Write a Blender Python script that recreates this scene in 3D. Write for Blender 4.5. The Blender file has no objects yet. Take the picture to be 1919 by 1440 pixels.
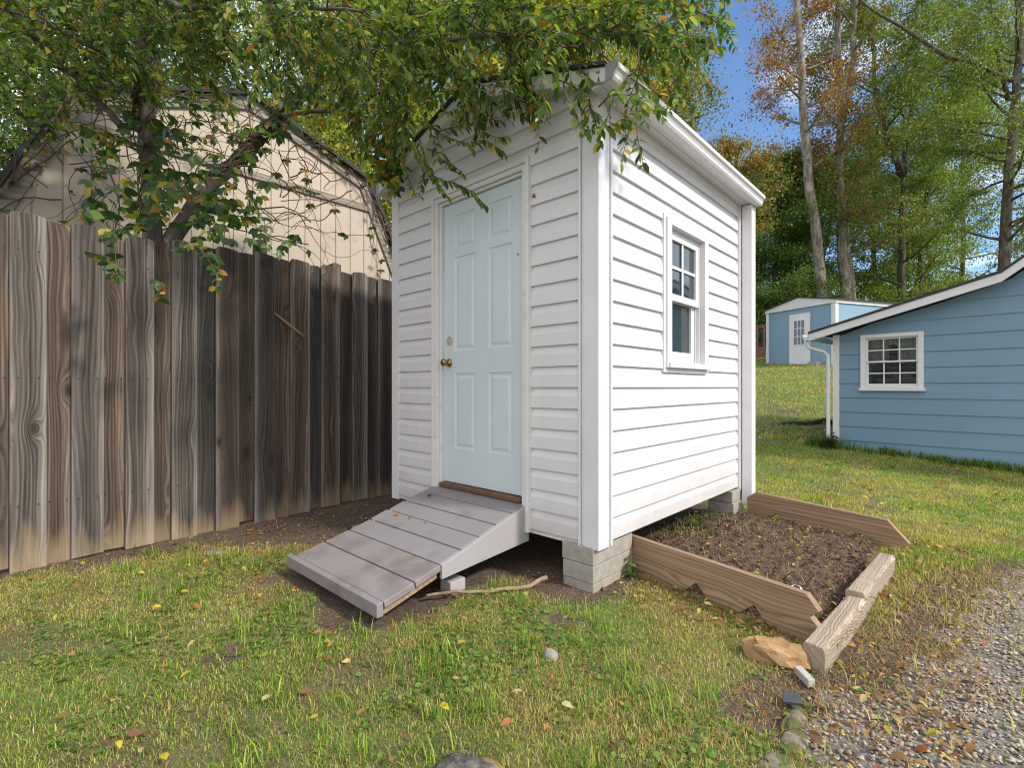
import bpy, math, random
import numpy as np
from math import radians, sin, cos, pi, sqrt, atan2
from mathutils import Vector, Matrix

# ------------------------------------------------------------------ camera, sky, sun, exposure
SC = bpy.context.scene
YAW = radians(43)
CAM = np.array([1.479, -2.339, 1.135])
cd = bpy.data.cameras.new('camera'); co_ = bpy.data.objects.new('camera', cd)
SC.collection.objects.link(co_)
co_.location = CAM; co_.rotation_euler = (radians(90), 0, YAW)
cd.sensor_width = 36; cd.lens = 927 / 1919 * 36; cd.shift_y = 6 / 1919
cd.clip_start = 0.05; cd.clip_end = 2000
SC.camera = co_

SUN_AZ, SUN_EL = radians(10), radians(40)      # azimuth from +X towards +Y
sd = bpy.data.lights.new('sun', 'SUN'); so = bpy.data.objects.new('sun', sd); SC.collection.objects.link(so)
sd.energy = 3.1; sd.angle = radians(5.0); sd.color = (1.0, 0.93, 0.82)
sv = Vector((cos(SUN_AZ) * cos(SUN_EL), sin(SUN_AZ) * cos(SUN_EL), sin(SUN_EL)))
so.rotation_euler = sv.to_track_quat('Z', 'Y').to_euler(); so.location = (20, 5, 20)

W = bpy.data.worlds.new('World'); SC.world = W; W.use_nodes = True
wt = W.node_tree; wt.nodes.clear()
def wn(t, **k):
    n = wt.nodes.new(t)
    for a, b in k.items(): setattr(n, a, b)
    return n
sky = wn('ShaderNodeTexSky', sky_type='NISHITA', sun_disc=False, sun_elevation=SUN_EL, sun_rotation=radians(90) - SUN_AZ,
         air_density=1.0, dust_density=0.6, ozone_density=2.0)
tc = wn('ShaderNodeTexCoord'); sep = wn('ShaderNodeSeparateXYZ')
wt.links.new(tc.outputs['Generated'], sep.inputs[0])
ad = wn('ShaderNodeMath', operation='ADD'); ad.inputs[1].default_value = 0.25; wt.links.new(sep.outputs[2], ad.inputs[0])
dx = wn('ShaderNodeMath', operation='DIVIDE'); dy = wn('ShaderNodeMath', operation='DIVIDE')
for d_, i in ((dx, 0), (dy, 1)):
    wt.links.new(sep.outputs[i], d_.inputs[0]); wt.links.new(ad.outputs[0], d_.inputs[1])
cb = wn('ShaderNodeCombineXYZ'); wt.links.new(dx.outputs[0], cb.inputs[0]); wt.links.new(dy.outputs[0], cb.inputs[1])
cn = wn('ShaderNodeTexNoise'); cn.inputs['Scale'].default_value = 1.7; cn.inputs['Detail'].default_value = 7
cn.inputs['Roughness'].default_value = 0.55; cn.inputs['Distortion'].default_value = 0.4
wt.links.new(cb.outputs[0], cn.inputs['Vector'])
dt = wn('ShaderNodeVectorMath', operation='DOT_PRODUCT'); dt.inputs[1].default_value = (-0.55, 0.80, -0.25)   # clear sky ahead; unseen cloud behind added as neutral fill light
wt.links.new(tc.outputs['Generated'], dt.inputs[0])
ml = wn('ShaderNodeMath', operation='MULTIPLY_ADD'); ml.inputs[1].default_value = -0.185; wt.links.new(dt.outputs['Value'], ml.inputs[0]); wt.links.new(cn.outputs[0], ml.inputs[2])
cr = wn('ShaderNodeValToRGB'); cr.color_ramp.elements[0].position = 0.38; cr.color_ramp.elements[1].position = 0.62
wt.links.new(ml.outputs[0], cr.inputs[0])
hs = wn('ShaderNodeMixRGB', blend_type='MULTIPLY'); hs.inputs[0].default_value = 1; hs.inputs[2].default_value = (0.90, 1.10, 1.26, 1)
wt.links.new(sky.outputs[0], hs.inputs[1])
mx = wn('ShaderNodeMixRGB'); mx.inputs[2].default_value = (9.3, 9.2, 9.4, 1)
wt.links.new(cr.outputs[0], mx.inputs[0]); wt.links.new(hs.outputs[0], mx.inputs[1])
bg = wn('ShaderNodeBackground'); bg.inputs[1].default_value = 0.14
wo = wn('ShaderNodeOutputWorld')
wt.links.new(mx.outputs[0], bg.inputs[0]); wt.links.new(bg.outputs[0], wo.inputs[0])
SC.view_settings.view_transform = 'Standard'; SC.view_settings.look = 'None'
SC.view_settings.exposure = 0.35; SC.view_settings.gamma = 1.0
SC.cycles.max_bounces = 6; SC.cycles.transparent_max_bounces = 8
SC.cycles.use_denoising = True; SC.cycles.filter_width = 1.1

rng = np.random.default_rng(7); random.seed(7)

# ------------------------------------------------------------------ helpers
FW = np.array([-sin(YAW), cos(YAW), 0.]); RT = np.array([cos(YAW), sin(YAW), 0.]); UP = np.array([0, 0, 1.])
def D(px, py, d):      # a point d metres deep on a sight line, used to survey positions from the photograph
    return CAM + d * (FW + RT * (px - 959.5) / 927 + UP * (726 - py) / 927)

def hash2(ix, iy, s=0):
    h = (ix.astype(np.int64) * 374761393 + iy.astype(np.int64) * 668265263 + s * 974711) & 0x7fffffff
    h = ((h ^ (h >> 13)) * 1274126177) & 0x7fffffff
    return ((h ^ (h >> 16)) & 0xffff) / 65535.0
def vnoise(x, y, s=0):
    x = np.asarray(x, float); y = np.asarray(y, float)
    ix = np.floor(x); iy = np.floor(y); fx = x - ix; fy = y - iy
    fx = fx * fx * (3 - 2 * fx); fy = fy * fy * (3 - 2 * fy)
    a = hash2(ix, iy, s); b = hash2(ix + 1, iy, s); c = hash2(ix, iy + 1, s); d = hash2(ix + 1, iy + 1, s)
    return (a * (1 - fx) + b * fx) * (1 - fy) + (c * (1 - fx) + d * fx) * fy
def fbm(x, y, s=0, o=4):
    v = 0; a = 0.5; t = 0
    for k in range(o):
        v = v + a * vnoise(x * 2 ** k, y * 2 ** k, s + k); t += a; a *= 0.55
    return v / t
def sstep(a, b, x):
    t = np.clip((x - a) / (b - a), 0, 1); return t * t * (3 - 2 * t)

def link(o): SC.collection.objects.link(o); return o
def thing(name, label, cat, loc=(0, 0, 0), rz=0, group=None):
    o = bpy.data.objects.new(name, None); o.empty_display_size = 0.2; link(o)
    o.location = loc; o.rotation_euler = (0, 0, rz)
    return tag(o, label, cat, group)
def tag(o, label=None, cat=None, group=None, kind=None):
    if label: o['label'] = label
    if cat: o['category'] = cat
    if group: o['group'] = group
    if kind: o['kind'] = kind
    return o

class MB:
    def __init__(s): s.v = []; s.f = []
    def add(s, vs, fs):
        b = len(s.v); s.v += [tuple(map(float, p)) for p in vs]; s.f += [tuple(i + b for i in f) for f in fs]; return s
    def box(s, x0, x1, y0, y1, z0, z1):
        return s.add([(x0, y0, z0), (x1, y0, z0), (x1, y1, z0), (x0, y1, z0), (x0, y0, z1), (x1, y0, z1), (x1, y1, z1), (x0, y1, z1)],
                     [(0, 3, 2, 1), (4, 5, 6, 7), (0, 1, 5, 4), (1, 2, 6, 5), (2, 3, 7, 6), (3, 0, 4, 7)])
    def prism(s, poly, o, u, v, n):     # polygon (a,b) in plane o + a u + b v, thickness vector n
        o = np.array(o, float); u = np.array(u, float); v = np.array(v, float); n = np.array(n, float); k = len(poly)
        p = [o + a * u + b * v for a, b in poly]
        if np.dot(np.cross(u, v), n) < 0: p = p[::-1]
        return s.add(p + [q + n for q in p], [tuple(range(k))[::-1], tuple(range(k, 2 * k))] + [(i, (i + 1) % k, k + (i + 1) % k, k + i) for i in range(k)])
    def tube(s, pts, rad, n=6, cap=True):
        pts = np.array(pts, float); m = len(pts)
        if np.isscalar(rad): rad = [rad] * m
        tg = np.gradient(pts, axis=0); tg /= np.linalg.norm(tg, axis=1)[:, None] + 1e-9
        a = np.array([0.13, 0.21, 0.97]) if abs(tg[0][2]) < 0.9 else np.array([0.97, 0.1, 0.2])
        vs = []
        for i in range(m):
            a = a - tg[i] * (a @ tg[i]); a /= np.linalg.norm(a) + 1e-9; b = np.cross(tg[i], a)
            for k in range(n):
                t = 2 * pi * k / n; vs.append(pts[i] + rad[i] * (cos(t) * a + sin(t) * b))
        fs = [(i * n + k, i * n + (k + 1) % n, (i + 1) * n + (k + 1) % n, (i + 1) * n + k) for i in range(m - 1) for k in range(n)]
        if cap: fs += [tuple(range(n))[::-1], tuple(range((m - 1) * n, m * n))]
        return s.add(vs, fs)
    def build(s, name, mat, parent=None, bevel=0, smooth=False, seg=2, local=False):
        me = bpy.data.meshes.new(name)
        off = np.zeros(3) if (parent is None or local) else WORLD.get(parent.name, np.zeros(3))
        me.from_pydata([tuple(np.array(p) - off) for p in s.v], [], s.f); me.update()
        o = bpy.data.objects.new(name, me); link(o); me.materials.append(mat)
        if smooth:
            me.polygons.foreach_set('use_smooth', np.ones(len(me.polygons), bool))
        if bevel:
            b = o.modifiers.new('bevel', 'BEVEL'); b.width = bevel; b.segments = seg; b.limit_method = 'ANGLE'; b.angle_limit = radians(35)
        if parent is not None:
            o.parent = parent
            if not local: WORLD[o.name] = off
        return o
WORLD = {}
def wthing(name, label, cat, loc, group=None):   # a thing whose parts are given in world coordinates
    o = thing(name, label, cat, loc, 0, group); WORLD[o.name] = np.array(loc, float); return o
def solo(mb, name, mat, label, cat, group=None, **k):
    o = mb.build(name, mat, **k); return tag(o, label, cat, group)

def np_mesh(name, V, F, mat, parent=None, col=None, smooth=False):   # F: (n,k) uniform polygons
    me = bpy.data.meshes.new(name); V = np.asarray(V, np.float32); F = np.asarray(F, np.int32)
    if parent is not None and parent.name in WORLD: V = V - WORLD[parent.name].astype(np.float32)
    n, k = F.shape
    me.vertices.add(len(V)); me.vertices.foreach_set('co', V.ravel())
    me.loops.add(n * k); me.loops.foreach_set('vertex_index', F.ravel())
    me.polygons.add(n); me.polygons.foreach_set('loop_start', np.arange(0, n * k, k, dtype=np.int32))
    if smooth: me.polygons.foreach_set('use_smooth', np.ones(n, bool))
    me.update(calc_edges=True)
    if col is not None:
        a = me.attributes.new('lc', 'FLOAT_COLOR', 'POINT')
        c = np.ones((len(V), 4), np.float32); c[:, :3] = col; a.data.foreach_set('color', c.ravel())
    o = bpy.data.objects.new(name, me); link(o); me.materials.append(mat)
    if parent is not None: o.parent = parent
    return o

def unit(a): return a / (np.linalg.norm(a, axis=-1, keepdims=True) + 1e-9)
def leaf_geo(P, Dv, Nv, L, Wd, full=False, fold=0.25, curl=0.12):
    """leaf blades: P base, Dv along, Nv normal -> V, F(tris), leaves per vertex count"""
    Dv = unit(Dv); Sv = unit(np.cross(Dv, Nv)); Nv = np.cross(Sv, Dv)
    L = np.asarray(L)[:, None, None]; Wd = np.asarray(Wd)[:, None, None]
    if full:
        T = np.array([[0, 0, 0], [.26, .40, 0], [.28, 0, 0], [.26, -.40, 0], [.62, .42, 0], [.64, 0, 0], [.62, -.42, 0], [1, 0, 0]])
        Fc = np.array([[0, 2, 1], [0, 3, 2], [1, 2, 5], [1, 5, 4], [2, 3, 6], [2, 6, 5], [4, 5, 7], [5, 6, 7]])
    else:
        T = np.array([[0, 0, 0], [.45, .5, 0], [1, 0, 0], [.45, -.5, 0]]); Fc = np.array([[0, 2, 1], [0, 3, 2]])
    u = T[None, :, 0:1]; v = T[None, :, 1:2]
    w = fold * np.abs(v) * Wd - curl * u * u * L
    V = P[:, None, :] + u * L * Dv[:, None, :] + v * Wd * Sv[:, None, :] + w * Nv[:, None, :]
    k = len(T); F = (np.arange(len(P))[:, None, None] * k + Fc[None]).reshape(-1, 3)
    return V.reshape(-1, 3), F, k

# ------------------------------------------------------------------ materials
class NT:
    def __init__(s, name):
        s.m = bpy.data.materials.new(name); s.m.use_nodes = True; s.t = s.m.node_tree; s.t.nodes.clear()
        s.out = s.t.nodes.new('ShaderNodeOutputMaterial')
    def n(s, ty, ins=None, **k):
        nd = s.t.nodes.new(ty)
        for a, b in k.items(): setattr(nd, a, b)
        for key, val in (ins or {}).items():
            sk = nd.inputs[key]
            if isinstance(val, bpy.types.NodeSocket): s.t.links.new(val, sk)
            else: sk.default_value = val
        return nd
    def math(s, op, a, b=0, clamp=False):
        return s.n('ShaderNodeMath', {0: a, 1: b}, operation=op, use_clamp=clamp).outputs[0]
    def co(s, scale=(1, 1, 1), src='Object', off=None):
        c = s.n('ShaderNodeTexCoord').outputs[src]
        if off is not None: c = s.n('ShaderNodeVectorMath', {0: c, 1: off}, operation='ADD').outputs[0]
        return s.n('ShaderNodeVectorMath', {0: c, 1: scale}, operation='MULTIPLY').outputs[0]
    def noise(s, vec, sc=1, det=4, ro=.55, dist=0):
        return s.n('ShaderNodeTexNoise', {'Vector': vec, 'Scale': sc, 'Detail': det, 'Roughness': ro, 'Distortion': dist}).outputs[0]
    def ramp(s, f, stops, interp='LINEAR'):
        r = s.n('ShaderNodeValToRGB', {0: f}); cr = r.color_ramp; cr.interpolation = interp
        while len(cr.elements) < len(stops): cr.elements.new(.5)
        for e, (p, c) in zip(cr.elements, stops):
            e.position = p; e.color = (*c, 1) if not np.isscalar(c) else (c, c, c, 1)
        return r.outputs[0]
    def mix(s, f, a, b, bt='MIX'):
        g = lambda c: (*c, 1) if isinstance(c, tuple) and len(c) == 3 else c
        return s.n('ShaderNodeMixRGB', {0: f, 1: g(a), 2: g(b)}, blend_type=bt).outputs[0]
    def rnd(s): return s.n('ShaderNodeObjectInfo').outputs['Random']
    def bump(s, h, st=.3, d=.01):
        return s.n('ShaderNodeBump', {'Strength': st, 'Distance': d, 'Height': h}).outputs[0]
    def prin(s, col, rough=.6, nrm=None, **k):
        ins = {'Base Color': (*col, 1) if isinstance(col, tuple) and len(col) == 3 else col, 'Roughness': rough}
        if nrm is not None: ins['Normal'] = nrm
        ins.update({a.replace('_', ' '): b for a, b in k.items()})
        return s.n('ShaderNodeBsdfPrincipled', ins).outputs[0]
    def done(s, sh): s.t.links.new(sh, s.out.inputs[0]); return s.m

def m_plain(name, col, rough=.6, var=.12, sc=6, bump=.1, metal=0, bd=.004):
    t = NT(name); n = t.noise(t.co(), sc, 5)
    c = t.mix(t.ramp(n, [(.3, 0.), (.7, 1.)]), tuple(x * (1 - var) for x in col), tuple(min(1, x * (1 + var)) for x in col))
    return t.done(t.prin(c, rough, t.bump(t.noise(t.co(), sc * 8, 4), bump, bd), Metallic=metal))

def m_vinyl(name, axis, base=(.65, .64, .663)):
    t = NT(name)
    scl = (3, 60, 60) if axis == 'x' else (60, 3, 60)
    g = t.noise(t.co(scl), 1, 3)
    blotch = t.noise(t.co((1.3, 1.3, .8)), 1.6, 5)
    c = t.mix(t.ramp(blotch, [(.35, 0.), (.75, .55)]), base, tuple(a * b for a, b in zip(base, (.90, .885, .86))))
    st = t.noise(t.co((14, 14, .7)), 1, 4, .6)
    c = t.mix(t.ramp(st, [(.58, 0.), (.78, .30)]), c, (.55, .52, .46))
    sp = t.n('ShaderNodeTexVoronoi', {'Vector': t.co(), 'Scale': 26}).outputs['Distance']
    spn = t.noise(t.co(), 3.1, 2)
    k = t.math('MULTIPLY', t.ramp(sp, [(.05, 1.), (.085, 0.)]), t.ramp(spn, [(.58, 0.), (.62, .75)]))
    c = t.mix(k, c, (.16, .13, .11))
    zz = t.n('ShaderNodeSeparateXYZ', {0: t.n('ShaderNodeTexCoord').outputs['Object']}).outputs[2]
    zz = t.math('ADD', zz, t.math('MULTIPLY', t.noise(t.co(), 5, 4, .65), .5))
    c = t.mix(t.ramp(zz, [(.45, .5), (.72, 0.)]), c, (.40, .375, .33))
    return t.done(t.prin(c, .42, t.bump(g, .18, .003)))

def m_paint(name, col, rough=.5, wear=(.45, .42, .40), amt=.35, sc=9, grain=None, th=.60):
    t = NT(name); n = t.noise(t.co(), sc, 6, .62)
    c = t.mix(t.ramp(t.noise(t.co(), sc * .3, 3), [(.3, 0.), (.7, 1.)]), tuple(x * .92 for x in col), col)
    c = t.mix(t.ramp(n, [(th, 0.), (th + .14, amt)]), c, wear)
    gv = t.co(grain) if grain else t.co((30, 30, 30))
    return t.done(t.prin(c, rough, t.bump(t.noise(gv, 1, 4), .22, .003)))

def m_wood(name, along, cols, bottom=None, scale=1.0, knots=True, rough=.85, rnd=True, vary=.5, contrast=1.0, fine=34, depth=None, wv=.11, edge=None):
    """weathered timber: grain along axis 'along' (0 x, 1 y, 2 z)"""
    t = NT(name); r = t.rnd()
    off = t.n('ShaderNodeCombineXYZ', {0: t.math('MULTIPLY', r, 37.3), 1: t.math('MULTIPLY', r, 91.7), 2: t.math('MULTIPLY', r, 53.1)}).outputs[0]
    if not rnd: off = (0, 0, 0)
    s_l = [6.5 * scale] * 3; s_l[along] = .6 * scale
    warp = t.noise(t.co(tuple(s_l), off=off), 1, 2, .5)
    kn = [4.6 * scale] * 3; kn[along] = 2.3 * scale
    if depth is not None: kn[depth] = .02
    kd = t.n('ShaderNodeTexVoronoi', {'Vector': t.co(tuple(kn), off=off), 'Scale': 1.0, 'Randomness': .95}).outputs['Distance']
    kf = t.math('POWER', 2.718, t.math('MULTIPLY', kd, -8.5))
    c3 = t.n('ShaderNodeSeparateXYZ', {0: t.n('ShaderNodeVectorMath', {0: t.n('ShaderNodeTexCoord').outputs['Object'], 1: off}, operation='ADD').outputs[0]})
    ax = [i for i in range(3) if i != along]
    across = t.math('ADD', c3.outputs[ax[0]], t.math('MULTIPLY', c3.outputs[ax[1]], .8))
    u = t.math('ADD', t.math('MULTIPLY', across, fine * scale), t.math('MULTIPLY', warp, fine * wv))
    u = t.math('ADD', u, t.math('MULTIPLY', kf, fine * .14 if knots else 0))
    al = t.math('MULTIPLY', c3.outputs[along], .5 * scale)
    vec = t.n('ShaderNodeCombineXYZ', {0: u, 1: al, 2: t.math('MULTIPLY', r, 20.)}).outputs[0]
    g1 = t.noise(vec, 1.1, 5, .65)
    ring = t.math('MULTIPLY', t.math('ADD', t.math('SINE', t.math('MULTIPLY', u, 4.2)), 1), .5)
    fs = [160 * scale] * 3; fs[along] = 3 * scale
    fib = t.noise(t.co(tuple(fs), off=off), 1, 2)
    f = t.math('ADD', t.math('MULTIPLY', g1, .78), t.math('MULTIPLY', ring, .14))
    f = t.math('ADD', f, t.math('MULTIPLY', t.math('SUBTRACT', fib, .5), .28))
    lo, hi = .5 - .26 / contrast, .5 + .30 / contrast
    c = t.ramp(f, [(lo, cols[0]), ((lo + hi) / 2, cols[1]), (hi, cols[2])])
    if len(cols) > 3:     # dark weathered streaks that differ board by board
        ds = [5 * scale] * 3; ds[along] = .8 * scale
        dn = t.noise(t.co(tuple(ds), off=off), 1, 3, .5)
        dn = t.math('ADD', dn, t.math('MULTIPLY', t.math('SUBTRACT', r, .5), vary))
        c = t.mix(t.ramp(dn, [(.44, 0.), (.66, .75)]), c, t.mix(.75, c, cols[3]))
    if edge is not None:      # heartwood stained darker, sapwood edges bleached, as each board weathered
        ge = t.n('ShaderNodeSeparateXYZ', {0: t.n('ShaderNodeTexCoord').outputs['Generated']}).outputs[edge]
        e = t.math('ABSOLUTE', t.math('SUBTRACT', t.math('ADD', ge, t.math('MULTIPLY', t.math('SUBTRACT', warp, .5), .55)), t.math('ADD', .36, t.math('MULTIPLY', r, .28))))
        c = t.mix(t.ramp(e, [(.10, .78), (.34, 0.)]), c, t.mix(1., c, (.42, .39, .37), 'MULTIPLY'))
        c = t.mix(t.ramp(e, [(.34, 0.), (.50, .42)]), c, t.mix(.5, c, (.52, .48, .44)))
        e2 = t.math('ABSOLUTE', t.math('SUBTRACT', ge, .5))
        zo = t.n('ShaderNodeSeparateXYZ', {0: t.n('ShaderNodeTexCoord').outputs['Object']}).outputs[2]      # nail heads with rust runs at the rails
        gx_ = t.math('MULTIPLY', t.math('SUBTRACT', e2, .27), .165)
        for zr in (.393, 1.193, 1.993):
            dz = t.math('SUBTRACT', zo, zr)
            dd_ = t.math('SQRT', t.math('ADD', t.math('MULTIPLY', gx_, gx_), t.math('MULTIPLY', dz, dz)))
            run = t.math('MULTIPLY', t.ramp(t.math('ABSOLUTE', gx_), [(.002, .35), (.006, 0.)]), t.ramp(t.math('ADD', t.math('MULTIPLY', dz, 8.), .5), [(.02, 0.), (.45, 1.), (.5, 1.), (.501, 0.)]))
            c = t.mix(run, c, (.05, .035, .028))
            c = t.mix(t.ramp(dd_, [(.0035, .95), (.0055, 0.)]), c, (.022, .02, .02))
        c = t.mix(t.ramp(e2, [(.465, 0.), (.492, .8)]), c, (.03, .028, .02))  # dark rim paints the shaded gap beside each board into its colour
    if knots:
        c = t.mix(t.ramp(kd, [(.055, .95), (.095, .6), (.105, .35), (.17, 0.)]), c, tuple(x * .16 for x in cols[1]))
    if bottom:
        z = c3.outputs[2]
        zz = t.math('ADD', t.n('ShaderNodeSeparateXYZ', {0: t.n('ShaderNodeTexCoord').outputs['Object']}).outputs[2], t.math('MULTIPLY', t.math('SUBTRACT', t.noise(t.co((9, 9, 1), off=off), 1, 4), .5), .75))
        c = t.mix(t.ramp(zz, [(.0, .75), (.20, .0)]), c, t.mix(.6, c, bottom))
    h = t.math('ADD', f, t.math('MULTIPLY', kd, .2))
    return t.done(t.prin(c, rough, t.bump(h, .5, .006)))

def m_leaf(name, trans=.38, rough=.45, spec=.35):
    t = NT(name); a = t.n('ShaderNodeAttribute', attribute_name='lc').outputs['Color']
    n = t.noise(t.co(), 40, 3)
    c = t.mix(t.ramp(n, [(.35, 0.), (.7, .5)]), a, t.mix(1.0, a, (.62, .66, .55), 'MULTIPLY'))
    p = t.n('ShaderNodeBsdfPrincipled', {'Base Color': c, 'Roughness': rough, 'Specular IOR Level': spec}).outputs[0]
    tr = t.n('ShaderNodeBsdfTranslucent', {'Color': t.mix(1.0, c, (1.7, 1.75, .9), 'MULTIPLY')}).outputs[0]
    mx = t.n('ShaderNodeMixShader', {0: trans, 1: p, 2: tr}).outputs[0]
    return t.done(mx)

def m_bark(name, c0, c1, c2, sc=1.0):
    t = NT(name)
    n = t.noise(t.co((9 * sc, 9 * sc, 2.2 * sc)), 1, 6, .65, .3)
    c = t.ramp(n, [(.3, c0), (.52, c1), (.72, c2)])
    p = t.noise(t.co((3 * sc, 3 * sc, 2 * sc)), 1, 3)
    c = t.mix(t.ramp(p, [(.56, 0.), (.66, .6)]), c, c2)
    return t.done(t.prin(c, .9, t.bump(n, .7, .02)))

def m_attr(name, rough=.9, nsc=60, amt=.35, bump=.3, bd=.004):
    t = NT(name); a = t.n('ShaderNodeAttribute', attribute_name='lc').outputs['Color']
    n = t.noise(t.co(), nsc, 4)
    c = t.mix(t.ramp(n, [(.3, amt), (.7, 0.)]), a, t.mix(1., a, (.5, .47, .44), 'MULTIPLY'))
    return t.done(t.prin(c, rough, t.bump(n, bump, bd)))

def m_glass(name, tint=(.02, .04, .045)):
    t = NT(name)
    return t.done(t.prin(tint, .03, IOR=1.75, Specular_IOR_Level=.6))
def m_clear(name):
    t = NT(name)
    fr = t.n('ShaderNodeFresnel', {'IOR': 1.6}).outputs[0]
    tr = t.n('ShaderNodeBsdfTransparent', {'Color': (.86, .9, .88, 1)}).outputs[0]
    gl = t.n('ShaderNodeBsdfGlossy', {'Roughness': .02}).outputs[0]
    return t.done(t.n('ShaderNodeMixShader', {0: fr, 1: tr, 2: gl}).outputs[0])

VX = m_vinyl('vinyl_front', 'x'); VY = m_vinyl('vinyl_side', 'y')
TRIM = m_plain('white_trim', (.67, .66, .68), .42, .05, 4, .05)
FRAMEW = m_paint('worn_white_wood', (.68, .68, .675), .55, (.40, .36, .33), .6, 14)
DOORM = m_plain('door_paint', (.555, .622, .668), .38, .03, 3, .06)
BRASS = m_plain('aged_brass', (.36, .24, .09), .3, .25, 30, .1, 1.0)
PLATE = m_plain('dull_brass_plate', (.45, .42, .33), .5, .15, 30, .1, .3)
RAMPP = m_paint('grey_lilac_paint', (.25, .232, .247), .55, (.17, .145, .13), .65, 5, (2, 90, 40), .53)
RAMPE = m_paint('grey_lilac_paint_dirty', (.245, .222, .228), .6, (.12, .09, .07), .5, 3.5, (2, 90, 40), .49)
RAWWOOD = m_wood('raw_wood', 0, [(.22, .15, .09), (.33, .24, .15), (.42, .32, .22)], rnd=False)
BROWNWOOD = m_plain('brown_threshold', (.14, .07, .035), .6, .3, 20, .2)
FENCEM = m_wood('weathered_fence', 2, [(.036, .031, .029), (.145, .122, .106), (.34, .30, .27), (.028, .028, .030)], bottom=(.46, .35, .21), vary=.8, fine=85, contrast=1.25, depth=0, edge=1)
FENCEB = m_wood('weathered_fence_brown', 2, [(.040, .028, .022), (.14, .10, .076), (.31, .24, .19), (.045, .035, .031)], bottom=(.42, .31, .18), vary=.6, fine=85, contrast=1.25, depth=0, edge=1)
POSTM = m_wood('weathered_post', 2, [(.06, .055, .05), (.13, .12, .10), (.22, .20, .17)])
STRING = m_wood('treated_board', 0, [(.15, .095, .058), (.32, .215, .13), (.47, .34, .22)], scale=.85, contrast=1.1, fine=95, depth=1, wv=.12)
TIMBER = m_wood('landscape_timber', 1, [(.17, .125, .09), (.38, .31, .24), (.56, .49, .41)], scale=1.2, knots=False, fine=110, wv=.08)
BLOCKM = m_plain('concrete_block', (.335, .31, .27), .95, .16, 18, .7, bd=.006)
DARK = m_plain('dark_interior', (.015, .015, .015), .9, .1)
SHINGLE = m_plain('dark_shingle', (.045, .042, .042), .9, .4, 30, .6)
GLASS = m_glass('dark_glass')
CLEAR = m_clear('clear_glass')
BLUEL = m_paint('blue_lap_paint', (.175, .29, .395), .5, (.21, .31, .39), .25, 3, (2, 40, 40))
BLUES = m_paint('blue_shed_paint', (.21, .345, .47), .6, (.25, .38, .45), .4, 2)
HOUSEW = m_paint('house_white_paint', (.72, .72, .73), .5, (.5, .48, .46), .4, 6)
BARNW = m_paint('cream_barn_paint', (.49, .415, .335), .8, (.26, .215, .165), .8, 2.6, (30, 30, 3))
GREYW = m_wood('grey_trim_wood', 1, [(.13, .10, .08), (.28, .24, .20), (.44, .39, .34)], knots=False)
LEAF = m_leaf('leaf'); LEAFN = m_leaf('leaf_near', .42, .32, .5); LITTER = m_leaf('leaf_litter', .15, .7, .2)
GRASSM = m_leaf('grass_blade', .3, .6, .25)
BARKN = m_bark('dark_bark', (.035, .028, .022), (.085, .068, .052), (.20, .19, .16))
BARKP = m_bark('pale_bark', (.06, .05, .04), (.19, .165, .135), (.42, .385, .335), .8)
BARKD = m_bark('brown_bark', (.03, .025, .02), (.07, .058, .045), (.15, .14, .11), .5)
VINEM = m_plain('vine_stem', (.10, .065, .045), .9, .35, 20, .3)

# ------------------------------------------------------------------ terrain
def ground_h(x, y):
    x = np.asarray(x, float); y = np.asarray(y, float)
    t = np.clip(y - 3.2, 0, 4.8)
    h = .0149 * t * t + np.clip(y - 8, 0, 22) * .143 + np.clip(y - 30, 0, 60) * .06
    h = h - .055 * np.clip(x, 0, 3) * sstep(3, 7, y)
    return h
EDGE = np.array([(.98, -4.), (1.03, -.74), (1.02, -.4), (1.06, -.2), (1.22, .0), (1.33, .7), (1.52, 1.7), (1.80, 2.2), (2.4, 2.5), (6, 3.2)])
def gravel_m(x, y):
    e = np.interp(y, EDGE[:, 1], EDGE[:, 0]) + (fbm(x * 6, y * 6, 11) - .5) * .35
    return sstep(-.05, .12, x - e) * (x < 9)
def dirt_m(x, y):
    n = (fbm(x * 3.2, y * 3.2, 5) - .5); n2 = (fbm(x * 9, y * 9, 8) - .5)
    # strip along the fence that widens towards the shed
    fl = -2.62 + .62 * sstep(-1.7, -.5, y) + .7 * sstep(-.75, -.35, y)
    d = 1 - sstep(-.16, .22, x - fl + n * .9)
    # beneath and in front of the shed, round the pier and the ramp
    bx = np.maximum(np.maximum(-2.2 - x, x - .02), np.maximum(-.18 - y, y - 2.4))
    d = np.maximum(d, 1 - sstep(-.1, .22, bx + n * .35))
    rx = np.maximum(np.maximum(-1.60 - x, x + .57), np.maximum(-1.08 - y, y))
    d = np.maximum(d, .9 * (1 - sstep(-.02, .14, rx + n * .5)))
    # bare scraps in the lawn
    d = np.maximum(d, .75 * sstep(.66, .80, fbm(x * 2.3 + 7, y * 2.3, 21) + n2 * .2) * (y < 2.5))
    # brown strip between the timber and the gravel
    tm = np.exp(-((x - np.interp(y, EDGE[:, 1], EDGE[:, 0]) + .06) / .20) ** 2) * (y > -.6) * (y < 2.2)
    d = np.maximum(d, tm * .9)
    return np.clip(d, 0, 1) * (1 - sstep(2.4, 3.2, y))
def axis_pts(lo, hi, step, far, k):
    c = list(np.arange(lo, hi + 1e-6, step)); s = step; a = hi
    while a < far: s *= k; a += s; c.append(a)
    s = step; a = lo
    while a > -far: s *= k; a -= s; c.insert(0, a)
    return np.array(c)
gx = axis_pts(-3.4, 2.6, .035, 420, 1.13); gy = axis_pts(-2.4, 3.4, .035, 420, 1.13)
GX, GY = np.meshgrid(gx, gy); GX = GX.ravel(); GY = GY.ravel()
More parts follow.
